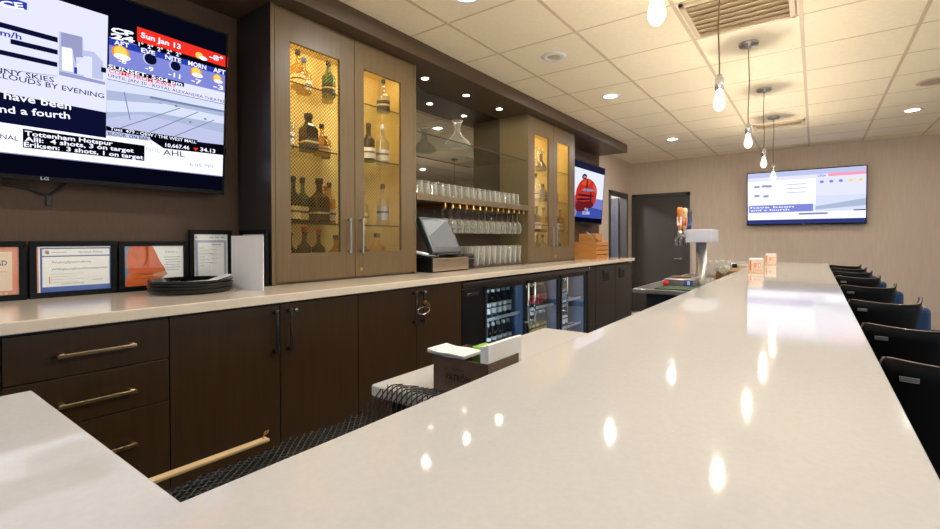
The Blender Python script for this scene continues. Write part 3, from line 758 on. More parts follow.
def tv(name, label, O, U, V, W, H, draw, bd):
    """O = lower left corner of the front face seen by a viewer"""
    s = Sheet(O, U, V); N = s.N
    base = s.O + s.U * (W / 2) - N * .05
    t = thing('television', label, 'television', base)
    fr = Matrix(((s.U.x, s.V.x, N.x, s.O.x), (s.U.y, s.V.y, N.y, s.O.y), (s.U.z, s.V.z, N.z, s.O.z), (0, 0, 0, 1)))
    MB().box(0, W, 0, H, -.045, -.002, .004, M=fr).build('housing', M_black, t)
    b = MB(); e = .011
    b.box(0, W, 0, .022, -.006, .004, .0015, M=fr).box(0, W, H - e, H, -.006, .004, .0015, M=fr)
    b.box(0, e, 0, H, -.006, .004, .0015, M=fr).box(W - e, W, 0, H, -.006, .004, .0015, M=fr)
    b.build('bezel', M_blackf, t)
    MB().box(W * .5 - .2, W * .5 + .2, H * .42, H * .58, -bd, -.045, .003, M=fr).build('wall_bracket', M_matte, t)
    s.O = s.O + N * .0002
    s.rect(e, W - e, .022, H - e, e_dk, 0)
    draw(s, W, H)
    s.build('screen', t)
    # small round-cornered badge on the lower bezel
    lg = Sheet(fr @ Vector((0, 0, .0045)), s.U, s.V)
    lg.text('LG', (W * .5 - .013, .006), (W * .5 + .013, .006), .012, em(190, 196, 206, .7), 1)
    lg.build('badge', t)
    return t

def draw_big(s, W, H):
    def p(*q): return [s.px(*i) for i in q]
    def T(txt, a, b, hp, mt, k=4, bold=.012):
        A = s.px(*a); B = s.px(*b); h = s.px(a[0], a[1] - hp)[1] - A[1]; s.text(txt, A, B, h, mt, k, bold)
    uL = .012
    def cl(pts): return [(max(u, uL), v) for u, v in pts]
    top = H - .012
    a = s.px(108, 15.8); b = s.px(106, 113); c = s.px(106, 138)
    s.poly([(uL, b[1] - .0), b, a, (a[0] * .62, min(top, a[1] + .0)), (uL, min(top, a[1]))], e_lav, 1)
    # the part of the picture left of the frame: storm map blocks
    s.rect(uL, .16, .50, .66, e_peri, 2)
    for q in (((-6, -8), (27, 3), (27, 10.2), (-6, 1)),): s.poly(p(*q), e_blue, 2)
    T('CE', (0.5, 6.5), (24, 9.3), 6, e_wht, 3, .03); T('OFFI', (-44, 0), (-4, 5), 6, e_blue, 3, .03)
    s.poly(p((-40, 11), (57.7, 37.5), (57.7, 42.7), (-40, 16.5)), e_navy, 2)
    s.poly(p((10.4, 38.7), (57.7, 50), (57.7, 54.8), (10.4, 43.8)), e_navy, 2)
    s.poly(p((-40, 40.5), (57.3, 62.5), (57.3, 67.2), (-40, 45.6)), e_navy, 2)
    T('km/h', (-7, 33.5), (21.5, 40), 6, e_blue, 3, .02)
    s.poly(p((-40, 63.5), (57.3, 75.8), (57.3, 76.4), (-40, 64.2)), e_gry, 2)
    # skyline
    s.poly(p((59, 31.5), (83, 37.5), (84, 78), (59, 71)), e_gry2, 2)
    s.poly(p((61, 32), (82, 37), (82, 50), (84, 55), (76, 66), (72, 48), (61, 46)), e_gry, 3)
    s.poly(p((62, 47), (72, 49), (73, 72), (62, 70)), e_wht, 3); s.poly(p((76, 57), (92, 58), (92, 76), (76, 74)), e_lav, 3)
    s.poly(p((82, 50), (94, 52), (103, 62), (103, 80), (92, 78), (92, 57), (82, 56)), e_gry2, 3); s.poly(p((59, 71), (105, 82), (105, 85), (59, 75)), e_gry, 3)
    s.poly(p((101, 67), (106, 68), (106, 73), (101, 72)), e_navy, 4); s.poly(p((74, 67), (77, 67.6), (77, 74), (74, 73.4)), e_blue, 4)
    T('SUNNY SKIES', (-24, 68.5), (54, 82.5), 5.4, e_navy, 3, .006); T('CLOUDS BY EVENING', (-7, 76.5), (104, 98.5), 5.4, e_navy, 3, .006)
    b0 = s.px(0, 121); q0 = s.px(0, 89.8)
    s.poly([(uL, b0[1]), s.px(106, 138), s.px(106, 112.5), (uL, q0[1])], e_navy, 2)
    T('have been', (3.8, 98.5), (71, 109.8), 7.5, e_wht, 4, .015); T('and a fourth', (-8.5, 111.4), (70, 119), 7.2, e_wht, 4, .015)
    # ticker
    s.poly([(uL, s.px(0, 151)[1]), s.px(223, 176), s.px(223, 155), s.px(163, 148), s.px(145, 136), s.px(106, 131.5), s.px(106, 138), (uL, b0[1])], e_wht, 3)
    s.poly([(uL, s.px(0, 151)[1]), s.px(223, 176), s.px(223, 176.8), (uL, s.px(0, 152)[1])], e_gry, 4)
    s.poly(p((22.7, 128.6), (144.5, 145.6), (144.3, 161), (22.7, 147.5)), e_blk, 4)
    T('Tottenham Hotspur', (24.6, 135.2), (112.5, 145.6), 4.6, e_wht, 6, .02); T('Alli:  4 shots, 3 on target', (24.6, 141), (133.5, 152.6), 4.6, e_wht, 6, .02)
    T('Eriksen:  3 shots, 1 on target', (23.8, 146.4), (143, 159.4), 4.6, e_wht, 6, .02)
    T('NAL', (0, 138.4), (18.5, 141), 4.6, e_navy, 4, .004)
    T('AHL', (163, 154.8), (184.5, 157), 5.6, e_navy, 5, .005); T('6:05 PM', (189.5, 166), (212.5, 168.4), 3.6, e_gry, 5, .0)
    T('NHL', (146, 151), (160, 152.8), 4.5, e_gry2, 5, .0)
    # weather column on the right
    s.poly(p((109, 36.5), (227, 72), (226.3, 93), (109, 66)), e_peri, 2)
    s.poly(p((137, 26.5), (228, 57), (227.8, 68.5), (182, 54), (137, 41)), e_red, 3)
    T('Sun Jan 13', (140.7, 37.2), (180.5, 49.4), 5.2, e_wht, 5, .025); T('-8°', (209, 58.5), (223, 62.5), 5, e_wht, 5, .02)
    u, v = s.px(199, 55.5); s.ell(u, v, .018, .016, e_yel, 5); u, v = s.px(203, 58.5); s.ell(u, v, .02, .010, e_wht, 6)
    s.poly(p((137, 41), (182, 53.5), (227.8, 68), (227.5, 71.5), (182, 58), (137, 47)), e_blk, 4)
    T('1°  2°  2°  2°  2°', (138.5, 46), (181, 57.2), 4.0, e_wht, 6, .02)
    T('CP', (111, 32), (134, 37), 5.0, e_wht, 5, .05); T('24', (111, 38), (134.5, 43), 5.0, e_wht, 5, .05)
    s.poly(p((109, 37.5), (227.4, 71.5), (227, 76.2), (109, 44.6)), e_blue, 3)
    for w_, a_, b_ in (('AFT', (114, 44.2), (129, 48)), ('EVE', (141, 52), (155, 55.8)), ('NITE', (165, 58.8), (181, 63.2)), ('MORN', (188, 65), (206, 69.8)), ('AFT', (213, 71.8), (225, 75))):
        T(w_, a_, b_, 4.4, e_wht, 6, .02)
    for (x, y, r) in ((120.5, 53, .030), (196, 72.5, .024), (217, 79, .021)):
        u, v = s.px(x, y); s.ell(u, v, r * 1.15, r * 1.1, e_org, 5); s.ell(u, v + .004, r * .85, r * .85, e_yel, 6); s.ell(u + .006, v - r * .55, r * 1.1, r * .45, e_wht, 7)
    for (x, y, r) in ((149.5, 59, .027), (174.5, 66, .024)):
        u, v = s.px(x, y); s.ell(u, v, r * 1.05, r * 1.05, e_gry2, 5); s.ell(u + .004, v, r * .95, r * .95, e_navy, 6)
    T('-8', (118, 62), (126, 64.5), 4.4, e_wht, 7, .02); T('-9', (145, 69.5), (153, 72), 4.4, e_wht, 7, .02); T('-11', (168, 75.5), (180, 79), 4.4, e_wht, 7, .02); T('-7', (191, 82), (201, 85), 4.6, e_wht, 7, .02); T('-3', (213, 88), (223, 90.5), 4.6, e_wht, 7, .02)
    s.poly(p((107, 65), (226.3, 93), (226, 104.5), (106.6, 78.5)), e_lav, 3)
    s.poly(p((107, 64.3), (184, 83), (184, 87), (107, 68.2)), e_blk, 4)
    T('SUNSET: 5:04 pm', (108, 68), (182, 86), 3.8, e_wht, 6, .02)
    T('COME FROM AWAY', (108.5, 72.4), (176, 88.4), 3.8, e_red, 6, .012); T('UNTIL JAN 20 - ROYAL ALEXANDRA THEATRE', (108, 76.8), (224.5, 103.2), 3.2, e_navy, 6, .0)
    # traffic camera picture
    s.poly(p((106.4, 79), (226, 105), (224.2, 145), (106, 131)), e_road, 3)
    s.poly(p((106.4, 79), (226, 105), (225.5, 112), (150, 96), (106.4, 90)), e_road2, 4)
    s.poly(p((150, 96), (226, 111), (226, 113), (150, 98.5)), e_road3, 5); s.poly(p((106.3, 100), (165, 104), (225, 117), (224.6, 124), (150, 112), (106.3, 112)), e_road2, 5)
    s.poly(p((106.1, 118), (140, 114), (224.4, 133), (224.2, 145), (150, 136), (106.1, 131)), e_gry2, 5)
    for a_, b_ in (((120, 128), (180, 108)), ((150, 132), (198, 112)), ((124, 92), (130, 120)), ((175, 136), (214, 120))): s.stroke([s.px(*a_), s.px(*b_)], .004, e_road3, 6)
    for x, y in ((160, 103), (176, 106), (190, 122), (205, 119)): u, v = s.px(x, y); s.ell(u, v, .007, .005, e_grn if x < 170 else e_road3, 7)
    s.poly(p((106, 126), (197, 140), (197, 144.4), (106, 130.4)), e_blk, 7)
    T('Tues  479 - QEW / THE WEST MALL', (110, 130), (196, 143.6), 3.2, e_wht, 8, .01)
    s.poly(p((106, 131), (150, 136), (150, 141), (106, 136)), e_gry2, 6); T('BLOOR  ON BAR', (108, 135), (148, 140.4), 3.2, e_navy, 7, .01)
    s.poly(p((163, 141.5), (226, 148), (225.4, 155.4), (163, 148.4)), e_blk, 8)
    T('10,667.46', (165, 146.6), (189, 149.6), 3.6, e_wht, 9, .02); T('34.13', (200, 151), (215, 153), 3.6, e_wht, 9, .02)
    s.poly(p((193, 147.6), (198, 148.2), (195.4, 151.2)), e_red, 9)

UP = Vector((.06, 0, .855))
tv('television', 'large wall television above the framed certificates, showing weather and news', (-2.60, -.21, 1.565), (0, 1, 0), UP, 1.48, .858, draw_big, .125)

def draw_player(s, W, H):
    e1 = em(224, 228, 246, 1.05); e2 = em(120, 128, 206, .95); e3 = em(66, 84, 176, .85); r1 = em(198, 52, 40, .9); r2 = em(120, 34, 40, .7); d1 = em(40, 30, 60, .6)
    s.rect(.012, W - .012, .085, H - .10, e1, 1)
    s.rect(.012, W - .012, .085, H * .44, e2, 2); s.poly([(.012, .085), (W - .012, .085), (W - .012, H * .26), (.012, H * .33)], e3, 3)
    s.rect(.012, W - .012, H - .10, H - .012, em(40, 42, 74, .6), 2)
    c = W * .57; o1 = em(220, 84, 52, .95); g1 = em(150, 152, 190, .8)
    def shp(k, pts, m): s.poly(soft([(c + a * 1.3, H * .5 + b * 1.05) for a, b in pts], 1), m, k)
    shp(5, [(-.30, -.20), (-.22, -.26), (.06, -.20), (.22, -.14), (.27, .0), (.26, .10), (.16, .17), (.04, .20), (-.10, .19), (-.22, .12), (-.30, .0)], r1)
    shp(6, [(-.30, -.20), (-.22, -.26), (.06, -.20), (.20, -.15), (.14, -.08), (-.12, -.12), (-.24, -.10)], r2)
    shp(6, [(-.20, .10), (-.06, .18), (.10, .18), (.02, .10)], o1); shp(6, [(.12, .16), (.25, .10), (.26, .02), (.17, .05)], o1)
    shp(7, [(-.16, .02), (.16, .04), (.20, .07), (-.10, .06)], g1); shp(7, [(-.24, -.05), (.20, -.03), (.21, -.01), (-.24, -.02)], d1); shp(7, [(-.26, -.11), (.14, -.07), (.15, -.05), (-.26, -.08)], d1)
    shp(7, [(-.05, .02), (-.01, .02), (.01, .18), (-.04, .18)], r2); shp(7, [(.08, -.14), (.12, -.14), (.12, .04), (.07, .04)], r2)
    shp(6, [(-.16, .17), (-.05, .19), (-.03, .235), (-.10, .25), (-.16, .22)], d1); shp(7, [(-.13, .19), (-.07, .20), (-.07, .22), (-.13, .215)], em(214, 160, 140, .9))
    shp(4, [(-.36, -.30), (-.30, -.20), (-.22, -.20), (-.26, -.32)], g1)
    s.text('FINAL', (c - .06, H * .22), (c + .06, H * .22), .035, e1, 6, .02); s.text('SCORE', (c - .12, H * .15), (c + .13, H * .16), .04, e1, 6, .02)
tv('television', 'wall television right of the far glass cabinet, showing a player in red', (-2.56, 5.36, 1.535), (0, 1, 0), UP, 1.42, .83, draw_player, .165)

def draw_far(s, W, H):
    s.rect(.012, W - .012, .09, H - .012, e_lav, 1)
    s.rect(.012, W - .012, H - .085, H - .012, e_gry2, 2)
    s.rect(.012, W * .60, .30, H - .14, e_wht, 2)
    s.rect(W * .60, W - .012, .30, H - .085, e_lav, 2)
    s.poly([(W * .70, H - .085), (W - .012, H - .085), (W - .012, H - .125), (W * .70, H - .125)], em(244, 150, 170, 1.1), 4)
    for i in range(5): s.ell(W * (.65 + .075 * i), H - .20, .025, .02, e_yel if i > 2 else e_peri, 5)
    s.text('CP24', (W * .615, H - .125), (W * .68, H - .125), .03, e_peri, 5, .03)
    s.rect(W * .60, W - .012, .20, .42, e_road2, 3); s.poly([(W * .60, .22), (W - .012, .26), (W - .012, .36), (W * .60, .27)], e_road, 4)
    for i, (u, v) in enumerate(((.10, H - .24), (.20, H - .235), (.26, H - .24), (.10, H - .38), (.22, H - .39))): s.rect(u, u + .07, v, v + .035, e_gry, 4)
    for v in (H - .22, H - .28, H - .34): s.rect(W * .36, W * .52, v, v + .014, e_gry2, 4)
    s.rect(.03, W * .58, .20, .31, e_peri, 4)
    s.text('have been', (.05, .265), (W * .42, .265), .028, e_wht, 6, .015); s.text('and a fourth', (.05, .222), (W * .38, .222), .028, e_wht, 6, .015)
    s.rect(.012, W - .012, .085, .19, e_wht, 5)
    s.rect(W * .46, W * .70, .150, .178, e_gry, 6); s.text('Tottenham Hotspur', (W * .47, .156), (W * .69, .156), .016, e_navy, 7, .01)
    s.rect(.012, W - .012, .022, .085, em(54, 66, 132, .8), 2)
    s.rect(W * .9, W - .014, .19, .205, e_navy, 6)
UF = Vector((0, -.05, .81))
tv('television', 'wall television on the beige far wall behind the pendant bulbs', (-.865, 8.57, 1.53), (1, 0, 0), UF, 1.45, .82, draw_far, .15)
# cables under the big TV
one(MB().tube([(-2.66, -.1, 1.57), (-2.68, .2, 1.555), (-2.69, .41, 1.553), (-2.69, .49, 1.540), (-2.69, .54, 1.518), (-2.69, .565, 1.517), (-2.69, .60, 1.545), (-2.67, .62, 1.575)], .006, 8).box(-2.696, -2.685, .553, .568, 1.47, 1.512, .002), 'cable', M_black, 'black cable sagging below the big television', 'cable')

# ------------------------------------------------------------------ framed certificates on the counter
pr_w = mat('certificate_paper', rgb(250, 247, 244), .6, var=.02); pr_o = mat('certificate_salmon', rgb(232, 150, 116), .6, var=.03); pr_c = mat('certificate_cream', rgb(236, 214, 190), .6, var=.02)
pr_b = mat('certificate_blue', rgb(62, 92, 176), .6, var=.03); pr_k = mat('certificate_ink', rgb(46, 42, 48), .6); pr_g = mat('certificate_grey_ink', rgb(150, 146, 148), .6); pr_l = mat('certificate_lilac', rgb(178, 178, 206), .6)
pr_or = mat('printed_orange_sweater', rgb(214, 98, 30), .6, var=.16, scale=(30, 30, 30)); pr_od = mat('printed_orange_fold', rgb(170, 74, 22), .6); pr_sk = mat('printed_skin', rgb(206, 148, 112), .6); pr_bl = mat('printed_grey_blue', rgb(120, 136, 168), .6)
def frame(label, O, U, W, H, draw, e=.024):
    V = (0, 0, 1); s = Sheet(O, U, V); N = s.N
    t = thing('picture_frame', label, 'picture frame', s.O + s.U * W / 2)
    fr = Matrix(((s.U.x, 0, N.x, s.O.x), (s.U.y, 0, N.y, s.O.y), (0, 1, 0, s.O.z), (0, 0, 0, 1)))
    b = MB()
    b.box(0, W, 0, e, -.014, .004, .002, M=fr).box(0, W, H - e, H, -.014, .004, .002, M=fr).box(0, e, e, H - e, -.014, .004, .002, M=fr).box(W - e, W, e, H - e, -.014, .004, .002, M=fr)
    b.build('frame_border', M_blackf, t)
    MB().box(e - .002, W - e + .002, e - .002, H - e + .002, -.012, -.004, M=fr).build('backing', M_matte, t)
    s.O = s.O - N * .0036; draw(s, e, W - e, e, H - e); s.build('print', t)
    g = Sheet(Vector(O) + N * .0005, U, V); g.rect(e, W - e, e, H - e, G_pane, 0); g.build('pane', t)
    return t
def d1(s, a, b, c, d):
    s.rect(a, b, c, d, pr_o, 0); s.rect(a + .02, b - .02, c + .018, d - .02, pr_c, 1)
    for i in range(12): s.rect(a + .02 + i * .018, a + .028 + i * .018, c + .004, c + .010, pr_c, 1)
    s.text('REAL DEAL ROAD', (a + .03, d - .075), (b - .035, d - .075), .020, pr_k, 2, .01); s.rect(b - .11, b - .04, d - .102, d - .099, pr_o, 2)
frame('framed salmon-bordered certificate, leftmost in the row on the back counter', (-2.66, .175, 1.0705), (0, 1, 0), .308, .245, d1)
def d2(s, a, b, c, d):
    s.rect(a, b, c, d, pr_w, 0); s.rect(a + .012, b, c, d - .006, pr_b, 1); s.rect(a + .018, b - .004, c + .022, d - .045, pr_w, 2); s.rect(a + .018, b - .004, d - .040, d - .011, pr_w, 2)
    s.rect(a, a + .006, c, d, pr_o, 1)
    s.ell(a + .034, d - .024, .008, .008, pr_o, 3); s.ell(a + .036, d - .028, .006, .005, mat('teal_print', rgb(60, 150, 140), .6), 4)
    s.scribble(a + .05, a + .10, d - .026, .003, .0012, pr_g, 3, 300, 3); s.text('Grand Prize', (a + .14, d - .03), (b - .03, d - .03), .010, pr_g, 3, 0)
    s.scribble(a + .05, a + .185, d - .070, .006, .0016, pr_k, 3, 160, 5); s.scribble(a + .05, b - .012, d - .100, .007, .0016, pr_k, 3, 160, 8)
    for i in range(4): s.rect(a + .045, a + .16 - .02 * (i % 2), c + .076 - i * .012, c + .077 - i * .012, pr_g, 3)
    s.rect(a + .040, a + .044, c + .036, c + .068, pr_o, 3); s.scribble(a + .08, a + .16, c + .033, .003, .0012, pr_k, 3, 260, 9); s.rect(b - .07, b - .03, c + .044, c + .046, pr_g, 3)
frame('framed blue and white cheque-style certificate, second from the left on the counter', (-2.66, .490, 1.0705), (0, 1, 0), .308, .245, d2)
def d3(s, a, b, c, d):
    s.rect(a, b, c, d, pr_w, 0); s.rect(a, a + .12, c, c + .022, pr_or, 3); s.rect(a, a + .10, c + .02, d, pr_bl, 1)
    W = b - a; H = d - c
    def n(pts, m, k, it=2): s.poly([(a + x * W, min(d, c + y * H)) for x, y in soft(pts, it)], m, k)
    n([(.10, 1.05), (.44, 1.05), (.52, .82), (.58, .60), (.68, .40), (.68, .22), (.56, .14), (.30, .12), (.04, .06), (.02, .24), (.10, .32), (.03, .48), (.05, .80)], pr_or, 2)
    n([(.34, 1.02), (.38, 1.02), (.40, .74), (.34, .52), (.20, .40), (.30, .50), (.36, .70)], pr_od, 3)
    n([(.12, .33), (.30, .30), (.50, .30), (.64, .36), (.52, .27), (.30, .26)], pr_od, 3)
    n([(.44, .28), (.56, .33), (.69, .34), (.72, .26), (.62, .20), (.48, .22)], pr_sk, 4)
    n([(.06, .20), (.30, .15), (.54, .19), (.30, .18)], pr_od, 3)
    s.text('Cheers', (b - .085, d - .035), (b - .03, d - .035), .010, pr_g, 3, 0)
    for i in range(6): s.rect(b - .09 + .004 * (i % 3), b - .015 - .006 * (i % 2), d - .058 - i * .013, d - .056 - i * .013, pr_g, 3)
frame('framed print of folded arms in an orange sweater, behind the tray stack', (-2.66, .805, 1.0705), (0, 1, 0), .308, .243, d3)
def d4(s, a, b, c, d):
    s.rect(a, b, c, d, pr_w, 0); s.rect(a + .006, b - .006, c + .01, d - .032, pr_l, 1); s.rect(a + .020, b - .020, c + .02, d - .045, pr_w, 2)
    s.ell(a + .012, d - .016, .005, .005, pr_g, 2)
    for i in range(3): s.rect(a + .08 + i * .03, a + .10 + i * .03, d - .02, d - .014, pr_l, 2)
    s.rect(a + .09, a + .14, d - .060, d - .054, pr_l, 3)
    for i in range(7): s.rect(a + .026, a + .055 + .02 * (i % 3), d - .075 - i * .016, d - .073 - i * .016, pr_g, 3)
    for i in range(4): s.rect(a + .08, a + .12, d - .085 - i * .024, d - .0835 - i * .024, pr_g, 3)
    s.rect(a + .078, a + .0785, c + .03, d - .07, pr_g, 3)
frame('tall framed certificate with lilac border against the back wall, fourth in row', (-2.66, 1.118, 1.0705), (0, 1, 0), .225, .303, d4)
frame('framed paper leaning on the cabinet side, half hidden by the white menu card', (-2.635, 1.375, 1.0705), (1, 0, 0), .275, .303, d4)
# white menu card
t = thing('menu_card', 'white folded card standing on the back counter beside the cabinet', 'menu', (-2.30, 1.25, ZT))
MB().add([(-2.455, 1.235, ZT + .0005), (-2.18, 1.252, ZT + .0005), (-2.18, 1.252, ZT + .27), (-2.455, 1.235, ZT + .27), (-2.455, 1.239, ZT + .0005), (-2.18, 1.256, ZT + .0005), (-2.18, 1.256, ZT + .27), (-2.455, 1.239, ZT + .27)],
         [[0, 1, 2, 3], [4, 5, 6, 7], [0, 1, 5, 4], [3, 2, 6, 7], [0, 3, 7, 4], [1, 2, 6, 5]]).build('front_leaf', M_paper, t)
MB().box(-2.453, -2.245, 1.239, 1.242, ZT + .0005, ZT + .268, M=Matrix.Translation((-2.455, 1.24, 0)) @ Matrix.Rotation(math.radians(9), 4, 'Z') @ Matrix.Translation((2.455, -1.24, 0))).build('back_leaf', M_paper, t)
# round trays
tr = None
for i in range(4):
    pr = [(0, .002), (.150, .002), (.160, .004), (.174, .020), (.177, .021), (.177, .018), (.164, .0005), (0, .0)]
    lb = ['round black serving tray at the bottom of the stack on the counter', 'black serving tray second from the bottom of the stack', 'black serving tray second from the top of the stack', 'black serving tray on top of the stack, holding white napkins'][i]
    o = MB().lathe((0, 0, 0), pr, 40).build('serving_tray', M_gloss if i == 3 else M_black)
    o.location = (-2.415 + .004 * i, 1.022 - .003 * (i % 2), ZT + .0008 + i * .014); tag(o, lb, 'tray', 'stacked serving trays')
zt_ = ZT + .0008 + 3 * .014 + .003
b = MB()
b.add([(-2.46, .96, zt_), (-2.33, .945, zt_), (-2.31, 1.08, zt_ + .008), (-2.42, 1.10, zt_ + .004), (-2.30, 1.16, zt_ + .030), (-2.43, 1.19, zt_ + .030), (-2.46, .96, zt_ + .001), (-2.33, .945, zt_ + .001), (-2.31, 1.08, zt_ + .009), (-2.42, 1.10, zt_ + .005), (-2.30, 1.16, zt_ + .035), (-2.43, 1.19, zt_ + .031)],
      [[0, 1, 2, 3], [3, 2, 4, 5], [6, 7, 8, 9], [9, 8, 10, 11], [0, 1, 7, 6], [5, 4, 10, 11], [1, 2, 8, 7], [2, 4, 10, 8], [0, 3, 9, 6], [3, 5, 11, 9]])
one(b, 'napkin', M_paper, 'white folded napkin lying on the top serving tray', 'napkin')

# ------------------------------------------------------------------ till
t = thing('cash_drawer', 'black cash drawer with brushed steel front under the touchscreen', 'cash drawer', (-2.46, 2.88, ZT))
MB().box(-2.66, -2.292, 2.64, 3.09, ZT + .001, ZT + .112, .004).build('case', M_black, t)
MB().box(-2.294, -2.280, 2.645, 3.085, ZT + .010, ZT + .108, .003).box(-2.281, -2.279, 2.69, 2.72, ZT + .082, ZT + .092).build('drawer_front', mat('brushed_champagne_steel', rgb(212, 198, 178), .26, 1.0, var=.08, scale=(200, 4, 60)), t)
MB().lathe((-2.281, 2.86, ZT + .06), [(0, 0), (.007, 0), (.007, .004), (0, .004)], 12, axis='x').build('lock', M_chrome, t)
t = thing('touchscreen', 'tilted touchscreen till monitor standing on the cash drawer', 'monitor', (-2.42, 2.84, ZT + .112))
sO = Vector((-2.27, 2.632, 1.222)); sU = Vector((0, 1, 0)); sV = Vector((-.155, 0, .285)).normalized()
sN = sU.cross(sV)
fm = Matrix(((sU.x, sV.x, sN.x, sO.x), (sU.y, sV.y, sN.y, sO.y), (sU.z, sV.z, sN.z, sO.z), (0, 0, 0, 1)))
Wm, Hm = .355, .31
M_tealg = mat('dark_teal_grey_plastic', rgb(38, 46, 50), .35, var=.04)
MB().box(0, Wm, 0, Hm, -.045, .0, .008, M=fm).build('screen_housing', M_tealg, t)
s = Sheet(sO + sN * .0006, sU, sV); s.rect(.03, Wm - .03, .045, Hm - .03, em(176, 172, 164, .62), 0); s.poly([(.03, .14), (.03, Hm - .03), (Wm - .05, Hm - .03)], em(206, 204, 198, .7), 1); s.build('display', t)  # paler upper-left triangle is a reflection painted onto the display
MB().prism([(-2.60, 2.74), (-2.40, 2.74), (-2.40, 2.92), (-2.60, 2.92)], ZT + .1125, ZT + .13, .004).tube([(-2.50, 2.83, ZT + .12), (-2.46, 2.83, ZT + .18), (-2.41, 2.82, ZT + .25)], .022, 12).build('stand', M_black, t)
MB().box(.05, Wm - .05, -.012, .0, -.03, -.01, .002, M=fm).build('chin', M_black, t)
t = thing('card_reader', 'grey swipe card reader lying left of the till screen', 'card reader', (-2.34, 2.63, ZT + .112))
MB().tube([(-2.45, 2.575, ZT + .165), (-2.42, 2.60, ZT + .155), (-2.33, 2.66, ZT + .130), (-2.295, 2.72, ZT + .126)], [.010, .014, .015, .012], 10).build('reader_body', M_steel, t)
MB().tube([(-2.40, 2.66, ZT + .125), (-2.46, 2.66, ZT + .116), (-2.55, 2.68, ZT + .116)], .004, 6).build('cord', M_black, t)
one(MB().lathe((-2.38, 3.00, ZT + .1125), [(0, 0), (.07, 0), (.072, .006), (.05, .014), (.048, .02), (0, .02)], 24, sy=1.1), 'coin_dish', M_black, 'low black round dish on the cash drawer, right of the screen', 'dish')
t = thing('receipt_printer', 'small black receipt printer right of the cash drawer', 'printer', (-2.46, 3.17, ZT))
MB().box(-2.58, -2.34, 3.10, 3.255, ZT + .001, ZT + .125, .012).build('case', M_black, t)
MB().box(-2.345, -2.338, 3.12, 3.235, ZT + .085, ZT + .092).build('paper_slot', M_steel, t)
MB().box(-2.338, -2.334, 3.225, 3.24, ZT + .03, ZT + .045).build('indicator', M_red, t)

# ------------------------------------------------------------------ crates at the far end of the back counter
def crate(label, x0, x1, y0, y1, z0, H, n):
    t = thing('wooden_crate', label, 'crate', ((x0 + x1) / 2, (y0 + y1) / 2, z0))
    e = .012; gap = .012; hs = (H - gap * (n - 1)) / n
    for a, b_ in ((x1 - e, x1), (x0, x0 + e)):
        mb = MB()
        for i in range(n): mb.box(a, b_, y0 + e, y1 - e, z0 + i * (hs + gap), z0 + i * (hs + gap) + hs, .002)
        mb.build('side_slats', M_crate, t)
    for c, d in ((y0, y0 + e), (y1 - e, y1)): MB().box(x0, x1, c, d, z0, z0 + H, .003).build('end_panel', M_crate, t)
    MB().box(x0 + e, x1 - e, y0 + e, y1 - e, z0 + .001, z0 + .012).build('bottom_board', M_crate, t)
    for a in (x0 + e, x1 - e - .02):
        for c in (y0 + e, y1 - e - .02): MB().box(a, a + .02, c, c + .02, z0 + .012, z0 + H - .004).build('corner_post', M_crate, t)
    return t
crate('slatted pine crate on the counter end beneath the small television', -2.58, -2.215, 5.70, 6.12, ZT + .001, .215, 4)
crate('smaller pine crate stacked on the slatted crate below the small television', -2.46, -2.225, 5.72, 5.93, ZT + .217, .105, 1)
t = thing('serving_utensil', 'silver handled utensil leaning out of the crates', 'utensil', (-2.16, 5.43, ZT + .30))
MB().tube([(-2.20, 5.36, ZT + .33), (-2.195, 5.50, ZT + .285), (-2.19, 5.69, ZT + .232)], .009, 8).build('handle', M_steel, t)
MB().box(-2.214, -2.170, 5.66, 5.74, ZT + .222, ZT + .230, .003).build('blade', M_dsteel, t)

# ------------------------------------------------------------------ the bar
bar_poly = [(.106, -1.3), (.106, 6.0), (-.80, 6.0), (-.80, 5.30), (-.484, 5.30), (-.484, .194), (-1.045, .194), (-1.045, -1.3)]
one(MB().prism(bar_poly, ZT - .04, ZT, .0025, seg=2), 'bar_worktop', M_quartz, 'long polished cream quartz bar top with a return at this end', 'bar top')
o = one(MB().box(-.46, -.22, .6, 5.96, 0.0, ZT - .041).box(-1.0, -.22, -1.25, .15, 0.0, ZT - .041).box(-.46, -.22, .1, .7, 0, ZT - .041).box(-.78, -.22, 5.34, 5.97, 0, ZT - .041), 'bar_cabinet', M_wood, 'dark wood bar carcass standing below the quartz bar top', 'bar')
one(MB().prism([(-1.035, .92), (-.485, .92), (-.485, 2.0), (-1.035, 2.0)], .864, .90, .008), 'work_counter', M_quartz, 'lower cream work counter behind the bar with the napkin box', 'countertop')
t = thing('under_counter_cabinet', 'black cabinet beneath the lower work counter behind the bar', 'cabinet', (-.74, 1.46, 0))
MB().box(-.98, -.47, .96, 1.98, .08, .863).box(-.92, -.5, 1.0, 1.94, 0, .08).build('body', M_matte, t)
for a, b_ in ((.965, 1.465), (1.475, 1.975)):
    MB().box(-1.0, -.98, a, b_, .10, .85, .002).build('door', M_matte, t)
